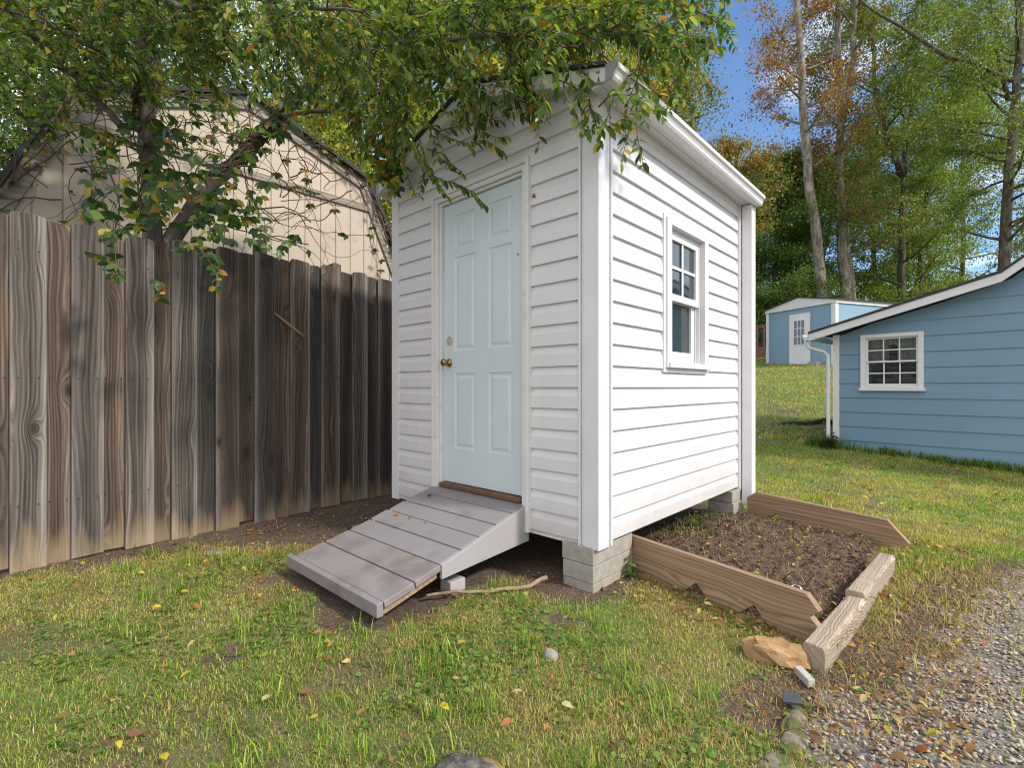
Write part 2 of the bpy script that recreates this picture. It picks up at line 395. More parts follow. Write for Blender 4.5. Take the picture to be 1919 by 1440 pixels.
GM_D = dirt_m(GX, GY); GM_G = gravel_m(GX, GY)
near = (np.abs(GX) < 6) & (np.abs(GY) < 6)
GZ = ground_h(GX, GY) + np.where(near, (fbm(GX * 2.5, GY * 2.5, 3) - .5) * .022 + (fbm(GX * 14, GY * 14, 4) - .5) * .014 * (1 + GM_D), 0)
GZ -= .012 * GM_D
nx, ny = len(gx), len(gy)
I = np.arange(nx * ny).reshape(ny, nx)
GF = np.stack([I[:-1, :-1], I[:-1, 1:], I[1:, 1:], I[1:, :-1]], -1).reshape(-1, 4)
def m_ground():
    t = NT('lawn_ground'); a = t.n('ShaderNodeAttribute', attribute_name='lc').outputs['Color']
    s3 = t.n('ShaderNodeSeparateColor', {0: a})
    fine = t.noise(t.co(), 42, 6, .7); big = t.noise(t.co(), 1.1, 4); mid = t.noise(t.co(), 7, 4)
    lawn = t.ramp(mid, [(.3, (.10, .095, .035)), (.48, (.155, .12, .06)), (.7, (.24, .17, .09))])
    lawn = t.mix(t.ramp(fine, [(.32, .8), (.60, 0.)]), lawn, (.055, .042, .025))
    lawn = t.mix(t.ramp(big, [(.35, 0.), (.6, .6)]), lawn, (.15, .24, .045))
    dirt = t.ramp(fine, [(.28, (.035, .024, .017)), (.5, (.10, .068, .048)), (.72, (.20, .15, .11))])
    dirt = t.mix(t.ramp(mid, [(.4, 0.), (.7, .4)]), dirt, (.13, .085, .055))
    grav = t.ramp(fine, [(.3, (.11, .10, .085)), (.55, (.27, .25, .22)), (.75, (.42, .39, .35))])
    df = t.math('ADD', s3.outputs[0], t.math('MULTIPLY', t.math('SUBTRACT', fine, .5), .8))
    c = t.mix(t.ramp(df, [(.3, 0.), (.6, 1.)]), lawn, dirt)
    c = t.mix(t.ramp(t.math('ADD', s3.outputs[1], t.math('MULTIPLY', t.math('SUBTRACT', fine, .5), .5)), [(.35, 0.), (.6, 1.)]), c, grav)
    return t.done(t.prin(c, .95, t.bump(fine, .9, .02)))
gcol = np.stack([GM_D, GM_G, np.zeros_like(GM_D)], 1)
ground = np_mesh('ground', np.stack([GX, GY, GZ], 1), GF, m_ground(), None, gcol, True)
tag(ground, kind='structure')

# ------------------------------------------------------------------ siding helper
def profile(z0, z1, h, zorg, kind='dutch'):
    """outline (out, z) of lap siding between z0 and z1, courses of height h counted from zorg"""
    pts = []
    k = math.floor((z0 - zorg) / h) - 1
    if kind == 'dutch': pr = [(.0200, 0), (.0180, .58), (.0105, .74), (.0040, .88), (.002, 1.0)]
    else: pr = [(.018, 0), (.004, 1.0)]
    while zorg + k * h < z1:
        pts += [(o, zorg + (k + f) * h + (0.0004 if f == 0 else 0)) for o, f in pr]; k += 1
    out = []
    for (o1, a), (o2, b) in zip(pts[:-1], pts[1:]):
        if b <= z0 or a >= z1: continue
        def at(z): return o1 + (o2 - o1) * ((z - a) / (b - a) if b > a else 0)
        lo, hi = max(a, z0), min(b, z1)
        if not out: out.append((at(lo), lo))
        elif abs(out[-1][0] - at(lo)) > 1e-5 or abs(out[-1][1] - lo) > 1e-5: out.append((at(lo), lo))
        out.append((at(hi), hi))
    return out
def siding(mb, z0, z1, lo, hi, h, zorg, place, kind='dutch', splits=()):
    """place(along, out, z) -> point; lo, hi: functions of z"""
    lo_ = lo if callable(lo) else (lambda z: lo); hi_ = hi if callable(hi) else (lambda z: hi)
    p = profile(z0, z1, h, zorg, kind)
    vs = []
    for o, z in p: vs += [place(lo_(z), o, z), place(hi_(z), o, z)]
    mb.add(vs, [(2 * i, 2 * i + 1, 2 * i + 3, 2 * i + 2) for i in range(len(p) - 1)])

# ------------------------------------------------------------------ white shed
SH = wthing('garden_shed', 'small white vinyl sided shed with six panel door and side window', 'shed', (-1.01, 1.15, 0))
SW, SL = 2.02, 2.30
XS = -.052      # outer plane of the window wall
ZB = .26
APX, APZ, EZ = -1.01, 3.13, 2.80       # roof underside apex and eave at the walls
def rl(z): return -SW if z < EZ else -SW + (z - EZ) / (APZ - EZ) * (SW / 2)
def rr(z): return XS if z < EZ else -(z - EZ) / (APZ - EZ) * (SW / 2)
fp = lambda a, o, z: (a, -o, z)
sp_ = lambda a, o, z: (XS + o, a, z)
mb = MB()
siding(mb, ZB - .03, 2.575, -SW + .02, -1.485, .125, ZB, fp)
siding(mb, ZB - .03, 2.575, -.535, XS - .1, .125, ZB, fp)
siding(mb, 2.575, APZ, rl, rr, .125, ZB, fp)
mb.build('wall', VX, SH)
mb = MB()
siding(mb, ZB, EZ, .107, .755, .125, ZB, sp_)
siding(mb, ZB, EZ, 1.495, SL - .06, .125, ZB, sp_)
siding(mb, ZB, 1.235, .755, 1.495, .125, ZB, sp_)
siding(mb, 2.30, EZ, .755, 1.495, .125, ZB, sp_)
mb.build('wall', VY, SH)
mb = MB()
siding(mb, ZB, EZ, .02, SL - .02, .125, ZB, lambda a, o, z: (-SW - o, a, z))
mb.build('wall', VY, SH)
mb = MB()
siding(mb, ZB, APZ, rl, rr, .125, ZB, lambda a, o, z: (a, SL + o, z))
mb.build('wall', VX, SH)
# dark floor frame that closes the shed below
MB().box(-SW + .02, -.06, .03, SL - .02, ZB - .02, ZB + .14).build('floor_frame', m_wood('floor_frame_wood', 1, [(.08, .06, .045), (.16, .12, .09), (.24, .19, .14)]), SH)
# corner trim: two faces with a fluted edge each
def corner(name, cx, cy, sx, sy, z0, z1):
    m = MB()
    w = .074; e = .024
    m.box(*sorted((cx, cx - sx * w)), *sorted((cy + sy * e, cy + sy * .002)), z0, z1)
    m.box(*sorted((cx - sx * w, cx - sx * (w + .022))), *sorted((cy + sy * (e - .011), cy + sy * .002)), z0, z1)
    m.box(*sorted((cx - sx * (w + .024), cx - sx * (w + .038))), *sorted((cy + sy * (e + .003), cy + sy * .002)), z0, z1)
    m.box(*sorted((cx + sx * .0005, cx + sx * e)), *sorted((cy + sy * e, cy - sy * .082)), z0, z1)
    m.box(*sorted((cx + sx * .001, cx + sx * (e - .011))), *sorted((cy - sy * .0825, cy - sy * .104)), z0, z1)
    m.box(*sorted((cx + sx * .001, cx + sx * (e + .002))), *sorted((cy - sy * .1045, cy - sy * .120)), z0, z1)
    return m.build(name, TRIM, SH, .002)
corner('corner_trim', XS, 0, 1, -1, ZB - .03, 2.79)
MB().box(-SW - .02, -SW + .072, -.024, -.002, ZB - .04, 2.82).build('corner_trim', TRIM, SH, .002)
MB().box(XS + .004, XS + .03, SL - .085, SL + .02, ZB - .03, EZ - .03).box(XS + .0035, XS + .034, SL - .105, SL - .0855, ZB - .03, EZ - .04).build('corner_trim', TRIM, SH, .002)
# downspout at the rear corner
MB().box(XS + .0345, .072, SL - .065, SL + .03, .10, 2.735).build('downspout', m_plain('downspout_white', (.72, .71, .73), .4, .05), SH, .008)
# roof
RS = (APZ - EZ) / (SW / 2)
def rz(x): return APZ + .045 - RS * abs(x - APX)
Y0, Y1 = -.11, SL + .02
xe = .078
for sx in (1, -1):
    e = APX + sx * (SW / 2 + xe)
    poly = [(APX, rz(APX)), (e, rz(e)), (e, rz(e) + .018), (APX, rz(APX) + .018)]
    MB().prism(poly, (0, Y0 - .02, 0), (1, 0, 0), (0, 0, 1), (0, Y1 - Y0 + .04, 0)).build('roof', SHINGLE, SH)
# rake fascia and rake soffit, front and back
for sx in (1, -1):
    e = APX + sx * (SW / 2 + xe - .002)
    for ya, yb in ((Y0, Y0 + .02), (Y1 - .02, Y1)):
        MB().prism([(APX, rz(APX) - .098), (e, rz(e) - .082), (e, rz(e) - .004), (APX, rz(APX) - .004)], (0, ya, 0), (1, 0, 0), (0, 0, 1), (0, yb - ya, 0)).build('rake_fascia', TRIM, SH, .002)
    for ya, yb in ((Y0 + .021, .0), (SL, Y1 - .021)):
        MB().prism([(APX, rz(APX) - .075), (e, rz(e) - .075), (e, rz(e) - .06), (APX, rz(APX) - .06)], (0, ya, 0), (1, 0, 0), (0, 0, 1), (0, yb - ya, 0)).build('soffit', TRIM, SH)
# eave soffit with a groove, fascia, frieze strip under it
for sx in (1, -1):
    f = lambda a: APX + sx * (SW / 2 + a)
    m = MB()
    m.box(*sorted((f(-.03 if sx > 0 else .001), f(.030))), Y0 + .02, Y1 - .02, 2.742, 2.752).box(*sorted((f(.034), f(.070))), Y0 + .02, Y1 - .02, 2.742, 2.752)
    m.box(*sorted((f(-.03 if sx > 0 else .001), f(.070))), Y0 + .02, Y1 - .02, 2.7525, 2.757)
    m.build('soffit', TRIM, SH)
    MB().box(*sorted((f(.0705), f(.084))), Y0, Y1, 2.730, 2.822).build('fascia', TRIM, SH, .002)
    MB().box(*sorted((f(.003 + (XS if sx > 0 else 0)), f(.023 + (XS if sx > 0 else 0)))), .095, SL - .11, 2.690, 2.741).build('frieze_trim', TRIM, SH, .002)
# gutter, ogee section
CAPM = m_plain('grey_gutter_cap', (.20, .205, .21), .5, .3)  # grey cap, with the shade at the gutter ends put into its colour
gp = [(a - .028, (b - 2.722) * .86 + 2.722) for a, b in [(.113, 2.822), (.113, 2.722), (.150, 2.722), (.160, 2.738), (.161, 2.758), (.170, 2.776), (.182, 2.786), (.184, 2.806), (.178, 2.822), (.172, 2.822), (.174, 2.806), (.160, 2.79), (.152, 2.772), (.148, 2.74), (.123, 2.734), (.123, 2.822)]]
for sx in (1, -1):
    MB().prism([(APX + sx * (SW / 2 + a), b) for a, b in gp], (0, Y0 - .02, 0), (1, 0, 0), (0, 0, 1), (0, Y1 - Y0 + .02, 0)).build('gutter', TRIM, SH, .0015)
    cap = [(a, b) for a, b in gp[:9]]
    for yc in (Y0 - .026, Y1 + .0005):
        MB().prism([(APX + sx * (SW / 2 + a), b) for a, b in cap], (0, yc, 0), (1, 0, 0), (0, 0, 1), (0, .006, 0)).build('gutter_cap', CAPM, SH)
# door frame: brickmould, jambs, head
DL, DR, DZ0, DZ1 = -1.405, -.612, .44, 2.475
m = MB()
for x0, x1, yo in ((-1.490, -1.462, .046), (-1.4615, -1.428, .034)):
    m.box(x0, x1, -yo, .01, .30, 2.50 + (-1.428 - x1) + .03)
for x0, x1, yo in ((-.553, -.525, .046), (-.5875, -.5535, .034)):
    m.box(x0, x1, -yo, .01, .235, 2.50 + (x0 + .5875) + .03)
m.box(-1.4615, -.5535, -.033, .01, 2.498, 2.532).box(-1.4895, -.5255, -.045, .01, 2.5325, 2.566)
m.build('door_frame', FRAMEW, SH, .004)
m = MB().box(-1.4275, DL - .004, -.012, .09, .41, 2.4975).box(DR + .004, -.588, -.012, .09, .41, 2.4975).box(DL - .0035, DR + .0035, -.012, .09, DZ1 + .004, 2.4975)
m.build('door_jamb', FRAMEW, SH, .002)
MB().box(DL - .003, DR + .003, -.035, .09, .405, .434).build('threshold', BROWNWOOD, SH, .004)
# door slab with six raised panels
dr = MB(); dy = .012
px = [(-1.285, -1.062), (-.932, -.708)]; pz = [(.688, 1.235), (1.397, 2.080), (2.135, 2.385)]
xs = [DL, px[0][0], px[0][1], px[1][0], px[1][1], DR]; zs = [DZ0, pz[0][0], pz[0][1], pz[1][0], pz[1][1], pz[2][0], pz[2][1], DZ1]
for i in range(5):
    for j in range(7):
        x0, x1, z0, z1 = xs[i], xs[i + 1], zs[j], zs[j + 1]
        if i in (1, 3) and j in (1, 3, 5):
            rings = [(0, 0), (.005, .006), (.017, .008), (.021, .008), (.042, .0015)]
            vs = []
            for a, dep in rings: vs += [(x0 + a, dy + dep, z0 + a), (x1 - a, dy + dep, z0 + a), (x1 - a, dy + dep, z1 - a), (x0 + a, dy + dep, z1 - a)]
            fs = [(4 * r + k, 4 * r + (k + 1) % 4, 4 * r + 4 + (k + 1) % 4, 4 * r + 4 + k) for r in range(len(rings) - 1) for k in range(4)]
            n4 = 4 * (len(rings) - 1); dr.add(vs, fs + [(n4, n4 + 1, n4 + 2, n4 + 3)])
        else: dr.add([(x0, dy, z0), (x1, dy, z0), (x1, dy, z1), (x0, dy, z1)], [(0, 1, 2, 3)])
dr.add([(DL, dy, DZ0), (DL, .056, DZ0), (DL, .056, DZ1), (DL, dy, DZ1), (DR, dy, DZ0), (DR, .056, DZ0), (DR, .056, DZ1), (DR, dy, DZ1)],
       [(0, 3, 2, 1), (4, 5, 6, 7), (0, 1, 5, 4), (3, 7, 6, 2), (1, 2, 6, 5)])
door = dr.build('door', DOORM, SH)
def lathe(m, prof, c, ax, n=20):      # prof (distance along ax, radius)
    ax = np.array(ax, float); u = np.array([1, 0, 0.]) if abs(ax[0]) < .5 else np.array([0, 1., 0]); u -= ax * (u @ ax); v = np.cross(ax, u)
    vs = [np.array(c) + ax * d + r * (cos(2 * pi * k / n) * u + sin(2 * pi * k / n) * v) for d, r in prof for k in range(n)]
    fs = [(i * n + k, i * n + (k + 1) % n, (i + 1) * n + (k + 1) % n, (i + 1) * n + k) for i in range(len(prof) - 1) for k in range(n)]
    return m.add(vs, fs + [tuple(range(n))[::-1], tuple(range((len(prof) - 1) * n, len(prof) * n))])
lathe(MB(), [(0, .031), (.006, .031), (.010, .024), (.012, .012), (.032, .011), (.038, .020), (.048, .027), (.060, .0275), (.068, .021), (.071, .008)], (-1.343, dy, 1.315), (0, -1, 0)).build('door_knob', BRASS, door, smooth=True)
lathe(MB(), [(0, .034), (.003, .034), (.004, .032)], (-1.343, dy, 1.475), (0, -1, 0)).build('lock_cover', PLATE, door)
MB().box(-SW + .03, -.07, .10, .104, ZB + .15, 2.7).build('inner_lining', DARK, SH)
# window in the side wall
WY0, WY1, WZ0, WZ1 = .755, 1.495, 1.235, 2.300
m = MB()      # casing: flat outer strip + inner raised strip
m.box(XS, XS + .030, WY0, WY0 + .022, WZ0, WZ1).box(XS, XS + .030, WY1 - .022, WY1, WZ0, WZ1).box(XS, XS + .030, WY0 + .0225, WY1 - .0225, WZ1 - .022, WZ1).box(XS, XS + .030, WY0 + .0225, WY1 - .0225, WZ0, WZ0 + .030)
m.box(XS, XS + .044, WY0 + .0225, WY0 + .090, WZ0 + .0305, WZ1 - .0225).box(XS, XS + .044, WY1 - .090, WY1 - .0225, WZ0 + .0305, WZ1 - .0225)
m.box(XS, XS + .044, WY0 + .0905, WY1 - .0905, WZ1 - .064, WZ1 - .0225)
win = m.build('window', TRIM, SH, .003)
MB().box(XS, XS + .062, WY0 + .035, WY1 - .015, WZ0 + .031, WZ0 + .066).build('sill', TRIM, win, .004)
a0, a1, b0, b1 = WY0 + .091, WY1 - .091, WZ0 + .067, WZ1 - .065
m = MB()      # jamb liner with tracks
m.box(XS - .075, XS + .004, a0 + .0, a0 + .010, b0, b1).box(XS - .075, XS + .004, a1 - .010, a1, b0, b1).box(XS - .075, XS + .004, a0 + .0105, a1 - .0105, b1 - .010, b1).box(XS - .075, XS + .02, a0 + .0105, a1 - .0105, b0 - .001, b0 + .010)
m.box(XS - .030, XS - .022, a0 + .0105, a0 + .02, b0 + .011, b1 - .011).box(XS - .030, XS - .022, a1 - .02, a1 - .0105, b0 + .011, b1 - .011)
m.build('jamb_liner', TRIM, win, .001)
mid = 1.765
def sash(xo, z0, z1, side, top, bot, grid):
    m = MB(); y0, y1 = a0 + .0115, a1 - .0115; t = .026
    m.box(xo - t, xo, y0, y0 + side, z0, z1).box(xo - t, xo, y1 - side, y1, z0, z1)
    m.box(xo - t, xo, y0 + side + .0003, y1 - side - .0003, z1 - top, z1).box(xo - t, xo, y0 + side + .0003, y1 - side - .0003, z0, z0 + bot)
    s = m.build('sash', TRIM, win, .003)
    gy0, gy1, gz0, gz1 = y0 + side, y1 - side, z0 + bot, z1 - top
    if grid:
        yc, zc = (gy0 + gy1) / 2, (gz0 + gz1) / 2
        MB().box(xo - .016, xo - .006, yc - .011, yc + .011, gz0, gz1).box(xo - .0155, xo - .0065, gy0, yc - .0113, zc - .011, zc + .011).box(xo - .0155, xo - .0065, yc + .0113, gy1, zc - .011, zc + .011).build('glazing_bar', TRIM, s, .001)
    MB().box(xo - .021, xo - .018, gy0 - .004, gy1 + .004, gz0 - .004, gz1 + .004).build('pane', GLASS, s)
sash(XS - .001, mid - .025, b1 - .011, .052, .058, .050, True)
sash(XS - .032, b0 + .012, mid + .02, .062, .045, .075, False)
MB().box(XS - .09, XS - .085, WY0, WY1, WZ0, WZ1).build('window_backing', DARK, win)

# concrete block piers below the shed
def pier(name, label, x0, x1, y0, y1, z0, z1, n):
    p = wthing(name, label, 'block pier', ((x0 + x1) / 2, (y0 + y1) / 2, z0), 'block piers under the white shed')
    h = (z1 - z0) / n
    for k in range(n):
        j = [random.uniform(-.006, .006) for _ in range(4)]
        MB().box(x0 + j[0], x1 + j[1], y0 + j[2], y1 + j[3], z0 + k * h + .002, z0 + (k + 1) * h - .001).build('block', BLOCKM, p, .005)
pier('block_pier', 'three stacked concrete blocks beneath the near corner of the white shed', -.268, -.055, -.028, .40, -.06, .239, 3)
pier('block_pier', 'concrete blocks beneath the far corner of the white shed, beside the downspout', -.235, -.02, 2.03, 2.28, -.06, .239, 3)

# ------------------------------------------------------------------ ramp
RP = wthing('entry_ramp', 'grey painted plank ramp leading up to the white shed door', 'ramp', (-1.03, -.5, 0))
nodes = [(0.0, .405), (-.137, .369), (-.280, .328), (-.414, .286), (-.549, .245), (-.700, .205), (-.865, .163), (-1.045, .118)]
xl = [-1.475, -1.485, -1.495, -1.50, -1.505, -1.51, -1.525, -1.53]
for i in range(7):
    (ya, za), (yb, zb) = nodes[i], nodes[i + 1]
    d = np.array([0, yb - ya, zb - za]); L = np.linalg.norm(d); d /= L; nrm = np.array([0, -d[2], d[1]]);  nrm = nrm if nrm[2] > 0 else -nrm
    o = np.array([xl[i] + random.uniform(-.006, .006), ya, za - random.uniform(0, .004)]) + d * .003
    th = .026 if i < 5 else .034
    m = MB(); gap = .007; w = (-.575 if i < 5 else -.56) - o[0]; ri = random.uniform(-.004, .004)
    if i == 0: o = o - d * .0
    P0 = o; P1 = o + d * (L - gap)
    vs = [P0 + (0, 0, 0), P0 + np.array([w, 0, 0]), P1 + np.array([w + ri, 0, 0]), P1]
    vs = [v - nrm * th for v in vs] + vs
    m.add(vs, [(0, 1, 2, 3), (4, 7, 6, 5), (0, 4, 5, 1), (1, 5, 6, 2), (2, 6, 7, 3), (3, 7, 4, 0)])
    m.build('plank', RAMPP if i < 5 else RAMPE, RP, .004)
# nosing board at the foot, side skirts, support strip
m = MB().prism([(-1.046, .118), (-1.052, .124), (-1.082, .117), (-1.081, .052), (-1.047, .052)], (-1.56, 0, 0), (0, 1, 0), (0, 0, 1), (1.005, 0, 0))
m.build('nosing_board', RAMPE, RP, .004)
sk = [(-.004, .403), (-.004, .175), (-.697, .128), (-.697, .203), (-.55, .243), (-.28, .325)]
MB().prism(sk, (-.573, 0, 0), (0, 1, 0), (0, 0, 1), (.022, 0, 0)).build('skirt', m_paint('skirt_paint', (.35, .335, .35), .5, (.23, .20, .185), .45, 5), RP, .003)
MB().prism(sk, (-1.47, 0, 0), (0, 1, 0), (0, 0, 1), (.022, 0, 0)).build('skirt', RAMPP, RP, .003)
for x in (-1.44, -1.03, -.63):
    MB().prism([(-.70, .168), (-1.045, .082), (-1.045, .035), (-.70, .125)], (x, 0, 0), (0, 1, 0), (0, 0, 1), (.04, 0, 0)).build('bearer', RAWWOOD, RP, .003)
m = MB().box(-.69, -.60, -.60, -.49, .002, .070)
solo(m, 'wood_block', m_paint('block_paint', (.40, .37, .37), .7, (.24, .13, .08), .8, 12), 'short grey wood offcut propping the side of the ramp', 'wood block', bevel=.006)
m = MB().box(-.715, -.60, -.61, -.50, -.03, .001)
solo(m, 'brick', m_plain('old_brick', (.20, .12, .08), .9, .3, 30, .5), 'old brown brick beneath the wood offcut beside the ramp', 'brick', bevel=.006)

# ------------------------------------------------------------------ wooden fence
FA = np.array([-2.859, -2.262]); FB = np.array([-3.063, .655]); fd = (FB - FA) / np.linalg.norm(FB - FA); fn = np.array([fd[1], -fd[0]])
FE = wthing('wooden_fence', 'tall weathered board on board fence with dark stained planks', 'fence', (-2.96, -.8, 0))
front = [(-1.83, -1.66), (-1.52, -1.35), (-1.21, -1.04), (-.91, -.74), (-.60, -.43), (-.28, -.10), (.038, .209), (.325, .495), (.613, .784), (.893, 1.066), (1.192, 1.371), (1.491, 1.669), (1.798, 1.986), (2.096, 2.293), (2.423, 2.602), (2.729, 2.92), (3.03, 3.2), (3.33, 3.5)]
tops = [2.18, 2.19, 2.2, 2.2, 2.19, 2.19, 2.222, 2.223, 2.208, 2.235, 2.257, 2.275, 2.279, 2.287, 2.282, 2.266, 2.26, 2.26]
def fboard(a, b, off, zt, th, mat=FENCEM):
    w = b - a; c = random.uniform(.012, .028); tl = random.uniform(-.006, .006)
    z0 = random.uniform(-.025, .012)
    poly = [(a, z0), (b, z0 + tl), (b + tl * .4, zt - c * .8), (b - c, zt + tl), (a + w * .5, zt + .004), (a + c, zt - tl), (a, zt - c)]
    o = (FA[0] + fn[0] * off, FA[1] + fn[1] * off, 0)
    MB().prism(poly, o, (fd[0], fd[1], 0), (0, 0, 1), (fn[0] * th, fn[1] * th, 0)).build('board', mat, FE, .003)
for i, (a, b) in enumerate(front):
    fboard(a, b, random.uniform(0, .006), tops[i], .018, FENCEB if i in (0, 2, 10, 12, 13, 15) else FENCEM)
    if i + 1 < len(front):
        fboard(b - .022, front[i + 1][0] + .022, -.026 - random.uniform(0, .006), (tops[i] + tops[i + 1]) / 2 - random.uniform(.0, .03), .016, FENCEM if i in (1, 9, 12, 14) else FENCEB)
for t_, zt in ((-1.7, 2.2), (-.55, 2.2), (1.60, 2.41), (2.32, 2.345), (3.3, 2.3)):
    c = FA + fd * t_ - fn * .12
    m = MB().box(c[0] - .045, c[0] + .045, c[1] - .045, c[1] + .045, -.1, zt)
    m.add([(c[0] - .045, c[1] - .045, zt + .0003), (c[0] + .045, c[1] - .045, zt + .0003), (c[0] + .045, c[1] + .045, zt + .0003), (c[0] - .045, c[1] + .045, zt + .0003), (c[0], c[1], zt + .03)], [(0, 1, 4), (1, 2, 4), (2, 3, 4), (3, 0, 4)])
    m.build('post', POSTM, FE, .004)
for z in (.35, 1.15, 1.95):
    o = FA + fd * -1.86 - fn * .062
    MB().prism([(0, z), (5.39, z), (5.39, z + .085), (0, z + .085)], (o[0], o[1], 0), (fd[0], fd[1], 0), (0, 0, 1), (fn[0] * .036, fn[1] * .036, 0)).build('rail', POSTM, FE, .003)

# ------------------------------------------------------------------ cream barn behind the fence
BN = wthing('gambrel_barn', 'cream painted barn with dark gambrel roof standing behind the fence', 'barn', (-6.2, -.28, 0))
BX = -4.5
pt = [(-2.24, 2.67), (-1.76, 3.80), (-.29, 4.36), (1.16, 3.86), (1.68, 2.72)]
def bz(y): return float(np.interp(y, [p[0] for p in pt], [p[1] for p in pt]))
m = MB(); y = -2.24
while y < 1.67:
    y1 = min(y + .195, 1.68); ks = [y + .004] + [p[0] for p in pt if y + .004 < p[0] < y1 - .004] + [y1 - .004]
    m.prism([(ks[0], -.1), (ks[-1], -.1)] + [(k, bz(k)) for k in ks[::-1]], (BX - .012, 0, 0), (0, 1, 0), (0, 0, 1), (.012, 0, 0)); y += .2
m.prism([(-2.24, -.1), (1.68, -.1)] + pt[::-1], (BX - .06, 0, 0), (0, 1, 0), (0, 0, 1), (.047, 0, 0))
m.build('wall', BARNW, BN)
MB().box(-8.2, BX - .061, -2.22, -2.18, -.1, 2.68).build('wall', BARNW, BN); MB().box(-8.2, BX - .061, 1.62, 1.66, -.1, 2.73).build('wall', BARNW, BN)
m = MB(); mr = MB()
for (p, q) in zip(pt[:-1], pt[1:]):
    p = np.array(p); q = np.array(q); d = (q - p) / np.linalg.norm(q - p); n = np.array([-d[1], d[0]])
    ex0 = .10 if tuple(p) == pt[0] else 0.0; ex1 = .10 if tuple(q) == pt[-1] else 0.0
    a = p - d * ex0; b = q + d * ex1
    mr.prism([a + n * .045, b + n * .045, b + n * .085, a + n * .085], (-8.3, 0, 0), (0, 1, 0), (0, 0, 1), (8.3 + BX + .10, 0, 0))
    m.prism([a - n * .09, b - n * .09, b + n * .044, a + n * .044], (BX + .002, 0, 0), (0, 1, 0), (0, 0, 1), (.03, 0, 0))
mr.build('roof', SHINGLE, BN); m.build('rake_board', GREYW, BN)
m = MB().box(BX + .001, BX + .028, -1.72, 1.22, 3.50, 3.585)
m.build('trim_band', GREYW, BN, .004)

# ------------------------------------------------------------------ raised bed: two old stair stringers, a timber, soil
def stringer(a, b, poly, label):
    a = np.array(a); b = np.array(b); d = (b - a) / np.linalg.norm(b - a)
    o = thing('stair_stringer', label, 'board', (a[0], a[1], 0), atan2(d[1], d[0]), 'old stair stringers edging the bed')
    MB().prism(poly, (0, 0, 0), (1, 0, 0), (0, 0, 1), (0, .038, 0)).build('board', STRING, o, .003, local=True)
# one board is one thing: a single mesh each
def stringer1(a, b, poly, label):
    a = np.array(a); b = np.array(b); d = (b - a) / np.linalg.norm(b - a)
    o = MB().prism(poly, (0, 0, 0), (1, 0, 0), (0, 0, 1), (0, .038, 0)).build('stair_stringer', STRING, None, .003)
    o.location = (a[0], a[1], 0); o.rotation_euler = (0, 0, atan2(d[1], d[0]))
    tag(o, label, 'board', 'old stair stringers edging the bed')
stringer1((-.09, .41), (.93, .15), [(.0, .214), (1.061, .219), (1.114, .160), (1.078, .124), (1.132, .071), (1.052, .0), (1.0, -.06), (.93, -.03), (.818, .079), (.70, -.02), (.66, -.06), (.60, -.02), (.49, .078), (.37, -.03), (.30, -.06), (0, -.06)],
          'notched brown stair board nearest the camera, edging the soil bed')
stringer1((.05, 2.2), (1.15, 1.95), [(-.01, .178), (.067, .235), (1.014, .205), (1.141, .070), (1.043, -.02), (.98, -.05), (.927, .0), (.86, .077), (.804, .0), (.75, -.05), (.36, -.05), (.301, .0), (.24, .09), (.161, .0), (.1, -.05), (-.01, -.05)],
          'notched brown stair board at the back of the soil bed by the downspout')
# timber in two stepped pieces with rough faces
def timber(y0, y1, zt, zt2, x00, x01, cut):
    m = MB(); n = 26; vs = []
    for i in range(n + 1):
        f = i / n; y = y0 + (y1 - y0) * f; x = x00 + (x01 - x00) * f
        ja = [(random.random() - .5) * .006 for _ in range(6)]
        z = zt + (zt2 - zt) * f
        sec = [(-.042, -.05), (.042, -.05), (.043 + ja[0], z - .018 + ja[1]), (.034 + ja[2], z + ja[3]), (-.030 + ja[4], z - .002 + ja[5]), (-.042 + ja[5], z - .014)]
        vs += [(x + a, y + (cut * (a + .04) if i == 0 else 0), b) for a, b in sec]
    fs = [(i * 6 + k, i * 6 + (k + 1) % 6, (i + 1) * 6 + (k + 1) % 6, (i + 1) * 6 + k) for i in range(n) for k in range(6)]
    m.add(vs, fs + [tuple(range(6))[::-1], tuple(range(n * 6, n * 6 + 6))]); return m
TB = wthing('landscape_timber', 'pale weathered landscape timber edging the bed beside the gravel', 'timber', (1.05, .7, 0))
timber(-.05, .645, .100, .088, 1.008, 1.050, -.25).build('timber', TIMBER, TB, .004)
timber(.647, 1.45, .116, .112, 1.046, 1.088, 0).build('timber', TIMBER, TB, .004)
# soil
n = 110; sx = np.linspace(-.35, 1.02, n); sy = np.linspace(.02, 2.2, 150)
SXX, SYY = np.meshgrid(sx, sy); SXX = SXX.ravel(); SYY = SYY.ravel()
fr = .392 - .256 * (SXX + .05)
inside = np.minimum.reduce([SYY - fr, 2.18 - .227 * (SXX - .05) - SYY, 1.0 + .03 * SYY - SXX, SXX + .35 + 0 * SYY])
lump = np.abs(fbm(SXX * 9, SYY * 9, 31, 5) - .5) * .09 + (fbm(SXX * 30, SYY * 30, 33, 3) - .5) * .035
SZ = np.where(inside > 0, -.012 + .062 * sstep(0, .14, inside) + (lump) * sstep(0, .1, inside), -.08)
SZ -= .05 * sstep(-.02, -.3, SXX)
I = np.arange(n * 150).reshape(150, n)
SF = np.stack([I[:-1, :-1], I[:-1, 1:], I[1:, 1:], I[1:, :-1]], -1).reshape(-1, 4)
